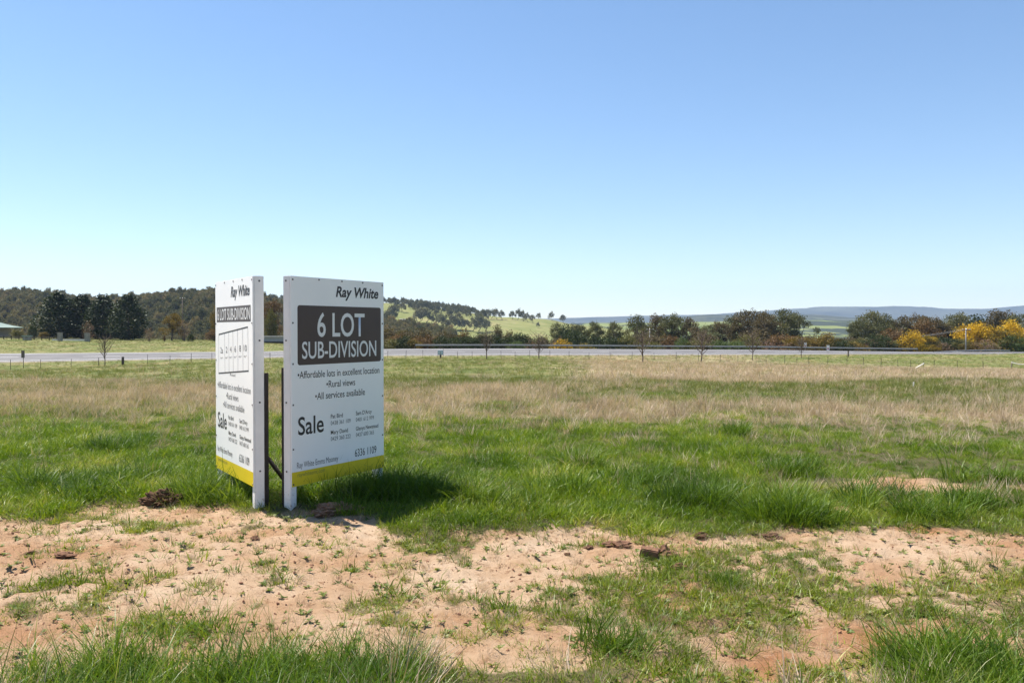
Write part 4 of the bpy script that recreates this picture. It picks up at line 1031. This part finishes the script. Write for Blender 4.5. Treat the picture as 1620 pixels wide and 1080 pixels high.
# young planted trees along the fence
YT = [(165, 579, 528, 30, 'young sparse tree in front of the left road, alone'), (770, 568, 520, 34, 'young bare tree leftmost of those right of the boards'), (853, 568, 524, 34, 'young bare tree, second from left right of the boards'),
      (1016, 575, 518, 40, 'young bare tree, third from left right of the boards'), (1110, 575, 517, 42, 'young bare tree, fourth and fullest right of the boards'), (1191, 570, 518, 38, 'young bare tree, fifth from left right of the boards'), (1268, 566, 530, 22, 'thin young bare tree, last on the right before the white signs')]
for px, row, top, w, lab in YT:
    g = gpt_row(px, row, 80, 140); d = g.y
    tree('bare', 'young_tree', 'brown' if px > 200 else 'olive', g, zrow(d, top) - g.z, w * d / F, lab, 'tree', 'young trees planted along the road')
o = obj('timber_post', box_mesh('stub', -.1, .1, -.1, .1, -.2, .95, bevel=.01), M['timber']); o.location = gpt_row(1342, 564, 100, 150)
tag(o, 'short grey timber stub by the road right of the white signs', 'post')

# ------------------------------------------------------------------ power poles
def pole(px, y, top_row, label, arm=1.8, rz=0, rad=.14):
    g = gpt(px, y); H = zrow(y, top_row) - g.z
    r = empty('power_pole', g, rz); tag(r, label, 'power pole')
    obj('shaft', tube_mesh('shaft', [([(0, 0, -.5), (0, 0, H)], [rad, rad * .7])], 8), M['timber' if px < 500 else 'galv'], r)
    obj('crossarm', box_mesh('arm', -arm / 2, arm / 2, -rad - .12, -rad - .01, H - .45, H - .3), M['timber'], r)
    im = tube_mesh('ins', [([(0, 0, 0), (0, 0, .1), (0, 0, .18)], [.05, .07, .03])], 6); im.materials.append(M['white'])
    for q in (-.42, 0, .42): obj('insulator', im, None, r, (arm * q, -rad - .065, H - .3))
    return r, g, H
pole(289, 187, 470, 'tall thin power pole on the left bank right of the conifers', 1.2, .5, .11)
pole(1028, 188, 519, 'short pale power pole among gum trees beyond the road', 1.7, .2)
_, g1, H1 = pole(1528, 172, 519, 'pale power pole with crossarm in front of the right wattles', 1.9, .1)
r = empty('power_line', g1 + Vector((0, 0, H1 - .2))); tag(r, 'sagging power line running left from the right pole', 'power line')
e = gpt(1352, 210); e.z = zrow(210, 539.5)
for dx in (-.7, .7):
    a = Vector((dx, -.2, 0)); b = e - Vector(r.location) + Vector((dx, 0, 0)); t = np.linspace(0, 1, 20)
    P = np.array([a + (b - a) * q - Vector((0, 0, 1.0 * 4 * q * (1 - q) * .55)) for q in t])
    obj('wire', tube_mesh('wire', [(P, np.full(20, .022))], 4), M['galv'], r)

# ------------------------------------------------------------------ house, wall, gate pillars on the left bank
g = gpt(-42, 196); r = empty('house', g, -.1); tag(r, 'low house with pale green metal roof at the far left edge', 'house')
obj('wall', box_mesh('wall', -9, 4.2, 0, 7, -.5, 2.5), M['wall'], r)
bm = bmesh.new()
vs = [bm.verts.new(p) for p in ((-10, -1.2, 2.35), (6.9, -1.2, 2.35), (6.9, 8, 2.35), (-10, 8, 2.35), (-10, .4, 2.75), (5.2, .4, 2.75), (5.2, 6.6, 2.75), (-10, 6.6, 2.75), (-10, 3.5, 4.1), (1.6, 3.5, 4.1), (-10, -1.2, 2.2), (6.9, -1.2, 2.2), (6.9, 8, 2.2), (-10, 8, 2.2))]
for f in ((0, 1, 5, 4), (1, 2, 6, 5), (2, 3, 7, 6), (4, 5, 9, 8), (5, 6, 9), (6, 7, 8, 9), (10, 11, 1, 0), (11, 12, 2, 1), (12, 13, 3, 2), (10, 13, 12, 11)): bm.faces.new([vs[i] for i in f])
obj('roof', bm_mesh('roof', bm), M['roof'], r)
for x in (2.4, 4.6, 6.6): obj('verandah_post', box_mesh('vp', x - .08, x + .08, -1.1, -.94, -.5, 2.2), M['white'], r)
for x in (-3, .6, 2.6):
    w = obj('window', box_mesh('win', x - .6, x + .6, -.05, -.003, .8, 2.0), M['white'], r); obj('pane', box_mesh('pane', x - .53, x + .53, -.07, -.052, .87, 1.93), M['glass'], w)
g = gpt(420, 176); r = empty('low_shed', g, .06); tag(r, 'long low grey building seen in the gap between the boards', 'building')
obj('wall', box_mesh('wall', -5, 9, 0, 4, -.4, 1.25), M['concrete'], r)
obj('plinth', box_mesh('plinth', -5.05, 9.05, -.06, 4.05, -.5, .32), M['dark_timber'], r)
obj('roof', box_mesh('roof', -5.2, 9.2, -.25, 4.2, 1.25, 1.42, bevel=.02), M['galv'], r)
for px, w, h0, lab in ((95, .75, 1.75, 'stone gate pillar, left of the two before the conifers'), (138, .8, 1.7, 'stone gate pillar, right of the two before the conifers')):
    g = gpt(px, 166); r = empty('gate_pillar', g, .1); tag(r, lab, 'pillar', 'stone gate pillars on the left bank')
    bm = bmesh.new(); add_box(bm, -w / 2, w / 2, -w / 2, w / 2, -.4, h0 - .12, bevel=.03); obj('shaft', bm_mesh('shaft', bm), M['stone'], r)
    obj('cap', box_mesh('cap', -w / 2 - .06, w / 2 + .06, -w / 2 - .06, w / 2 + .06, h0 - .12, h0, bevel=.02), M['stone'], r)
g = gpt(43, 168); r = empty('stone_letterbox', g, .1); tag(r, 'squat stone letterbox on the lawn near the house', 'letterbox')
obj('base', box_mesh('base', -.75, .75, -.4, .4, -.4, .75, bevel=.04), M['stone'], r); obj('top', box_mesh('top', -.9, .9, -.5, .5, .75, .95, bevel=.03), M['roof'], r)
obj('slot', box_mesh('slot', -.2, .2, -.42, -.403, .45, .52), M['glass'], r)
g = gpt(110, 170); o = obj('low_wall', box_mesh('lw', -3.6, 3.4, -.15, .15, -.4, .3, bevel=.02), M['white_sign']); o.location = g; tag(o, 'low pale wall between the two stone pillars', 'wall')
r = empty('rail_fence', gpt(20, 170)); tag(r, 'dark low rail fence along the lawn at the left', 'fence')
L = [gpt(p, 170) - Vector(r.location) for p in range(-30, 92, 12)]
pmx = box_mesh('rp', -.06, .06, -.06, .06, -.4, .75); pmx.materials.append(M['dark_timber'])
for q in L: obj('post', pmx, None, r, q)
for z in (.35, .65): obj('rail', tube_mesh('rail', [(np.array([q + Vector((0, 0, z)) for q in L]), np.full(len(L), .045))], 4), M['dark_timber'], r)

# ------------------------------------------------------------------ woods on the hills
def small_tree(seed, H=9, W=6):
    r = np.random.default_rng(seed); cl = []
    for i in range(9):
        a = i * 2.4; q = math.sqrt((i + .4) / 9); cl.append((W * .36 * q * math.cos(a), W * .36 * q * math.sin(a), H * (.82 - .46 * q * q) * r.uniform(.85, 1.08), W * .2, W * .2, H * .16, 75))
    V1, F1 = tubes([limb((0, 0, -1), (0, 0, H * .7), .22, .07, seed)], 5)
    me = leaves_mesh(cl, .68, seed)
    n = len(V1); V2 = np.empty(len(me.vertices) * 3, np.float32); me.vertices.foreach_get('co', V2); V2 = V2.reshape(-1, 3)
    var = np.empty(len(V2), np.float32); me.attributes['var'].data.foreach_get('value', var)
    q = (np.arange(len(V2) // 4)[:, None] * 4 + np.arange(4)[None]) + n
    return mesh_np('wood_tree', np.concatenate([V1, V2]), [np.concatenate([F1[0], q]), F1[1]], dict(var=np.concatenate([np.full(n, .8), var])))
M['wood'] = leaf_mat('wood_foliage', [(0, (0.062, 0.073, 0.025)), (.4, (0.125, 0.122, 0.050)), (.75, (0.194, 0.163, 0.077)), (1, (0.300, 0.225, 0.112))], .25, .7, True, .1, .6, .02)
M['woodhill'] = leaf_mat('hill_wood_foliage', [(0, (0.068, 0.078, 0.038)), (.5, (0.121, 0.124, 0.061)), (1, (0.189, 0.176, 0.095))], .25, .7, True, .1, .6, .02)
lib_wood = make_lib('wood_trees', [small_tree(500 + i) for i in range(5)], M['wood'])
lib_hw = make_lib('hill_wood_trees', [small_tree(520 + i) for i in range(4)], M['woodhill'])
n = 9000; d = np.sqrt(rng.uniform(330 ** 2, 690 ** 2, n)); px = rng.uniform(-330, 720, n)
P = np.stack([(px - 810) / F * d, d, zl(px, d) - .3], 1)
scatter('hill_forest', P, rng.uniform(0, 6.28, n), rng.uniform(.6, 1.05, n) * (.85 + .35 * (rng.uniform(0, 1, n) > .93)), rng.integers(0, 5, n), lib_wood, 'dense eucalypt forest covering the left hill', 'forest')
# scrub behind the road, far side of the valley floor
n = 1500; px = rng.uniform(600, 1900, n); d = rng.uniform(225, 420, n)
P = np.stack([(px - 810) / F * d, d, hz((px - 810) / F * d, d) - .3], 1)
keep = ~((px > 1265) & (px < 1350)) ; P = P[keep]; n = len(P)
scatter('valley_scrub', P, rng.uniform(0, 6.28, n), rng.uniform(.5, .8, n), rng.integers(0, 5, n), lib_wood, 'brown-green scrub filling the low ground behind the roadside trees', 'scrub')
# ridge wood on the pasture hill
n = 900; px = rng.uniform(300, 768, n); d = 1150 + rng.uniform(-150, 40, n)
px = np.minimum(px, 768 - rng.uniform(0, 60, n) * (d < 1080))
keep = (px > 648) | (d > 1100); px = px[keep]; d = d[keep]; n = len(px)
P = np.stack([(px - 810) / F * d, d, zp(px, d) - .3], 1)
scatter('ridge_wood', P, rng.uniform(0, 6.28, n), rng.uniform(.7, 1.25, n), rng.integers(0, 4, n), lib_hw, 'dark wood along the crest of the pasture hill', 'wood')
# pine plantation strip and far hedges
n = 500; px = rng.uniform(903, 968, n); d = 1700 + rng.uniform(-40, 80, n)
P = np.stack([(px - 810) / F * d, d, zrow(d, 511.) + rng.uniform(-1, 1, n)], 1)
P[:, 2] = np.maximum(z3(px, d), P[:, 2] * 0 - 22)
M['plant'] = leaf_mat('plantation_foliage', [(0, (.012, .022, .014)), (1, (.03, .045, .028))], .2, .7, True, .1)
lib_pl = make_lib('plantation_trees', [small_tree(540 + i, 14, 7) for i in range(3)], M['plant'])
scatter('pine_plantation', P, rng.uniform(0, 6.28, n), rng.uniform(.9, 1.2, n), rng.integers(0, 3, n), lib_pl, 'thin dark strip of plantation trees in the distance', 'wood')
# single trees on the pasture slope
wm = [m for m in lib_hw.objects]
PT = [(613, 515, 18), (622, 513, 22), (617, 505, 14), (628, 492, 12), (637, 494, 12), (660, 511, 16), (668, 511, 18), (676, 511, 16), (684, 512, 10), (694, 514, 12), (700, 519, 16), (708, 521, 12), (716, 522, 18), (723, 521, 14), (731, 522, 14), (739, 522, 12), (757, 511, 12), (766, 509, 14), (772, 505, 12), (779, 504, 10), (785, 505, 12), (794, 505, 10), (750, 525, 16), (760, 525, 18), (770, 524, 14), (810, 505, 10), (820, 506, 12), (826, 508, 12), (834, 509, 10), (842, 511, 10), (852, 506, 8), (872, 507, 10), (690, 505, 12), (712, 508, 14), (726, 510, 12), (851, 518, 6), (890, 511, 10)]
for j, (px, row, w) in enumerate(sorted(PT)):
    ds = np.linspace(620, 1150, 300); zz = zp(np.full(300, px), ds); rr = HR + F * (CH - zz) / ds; i = int(np.argmin(np.abs(rr - row))); d = ds[i]
    s = w * d / F / 6 * 1.2
    root = obj('pasture_tree', wm[j % 4].data); root.location = ((px - 810) / F * d, d, zz[i] - .2); root.scale = (s, s, s * .9); root.rotation_euler = (0, 0, j * 1.7)
    tag(root, f'grey-green tree on the pasture hill, {["1st", "2nd", "3rd"][j] if j < 3 else str(j + 1) + "th"} from the left', 'tree', 'single trees on the pasture hill')
ds = np.linspace(620, 1150, 300); zz = zp(np.full(300, 638), ds); i = int(np.argmin(np.abs(HR + F * (CH - zz) / ds - 508.5))); d = ds[i]
r = empty('hill_shed', ((638 - 810) / F * d, d, zz[i]), .2); tag(r, 'tiny pale roofed shed on the pasture hill', 'shed')
obj('wall', box_mesh('w', -3.4, 3.4, 0, 4, -2, 1.8), M['wall'], r)
bm = bmesh.new(); vs = [bm.verts.new(p) for p in ((-3.9, -.5, 1.8), (3.9, -.5, 1.8), (3.9, 4.5, 1.8), (-3.9, 4.5, 1.8), (-3.9, 2, 2.9), (3.9, 2, 2.9))]
for f in ((0, 1, 5, 4), (2, 3, 4, 5), (1, 2, 5), (3, 0, 4), (3, 2, 1, 0)): bm.faces.new([vs[i] for i in f])
obj('roof', bm_mesh('roof', bm), M['galv'], r)

# ------------------------------------------------------------------ air
hm = bpy.data.materials.new('haze'); hm.use_nodes = True; nt = hm.node_tree; nt.nodes.clear()
vo = nt.nodes.new('ShaderNodeVolumePrincipled'); vo.inputs['Color'].default_value = (.56, .72, 1, 1); vo.inputs['Density'].default_value = 8e-5; vo.inputs['Anisotropy'].default_value = .1
out = nt.nodes.new('ShaderNodeOutputMaterial'); nt.links.new(vo.outputs[0], out.inputs['Volume'])
o = obj('haze', box_mesh('haze', -9300, 9300, -60, 9000, -46, 420), hm); tag(o, 'thin blue haze softening the far hills', 'haze', kind='stuff')
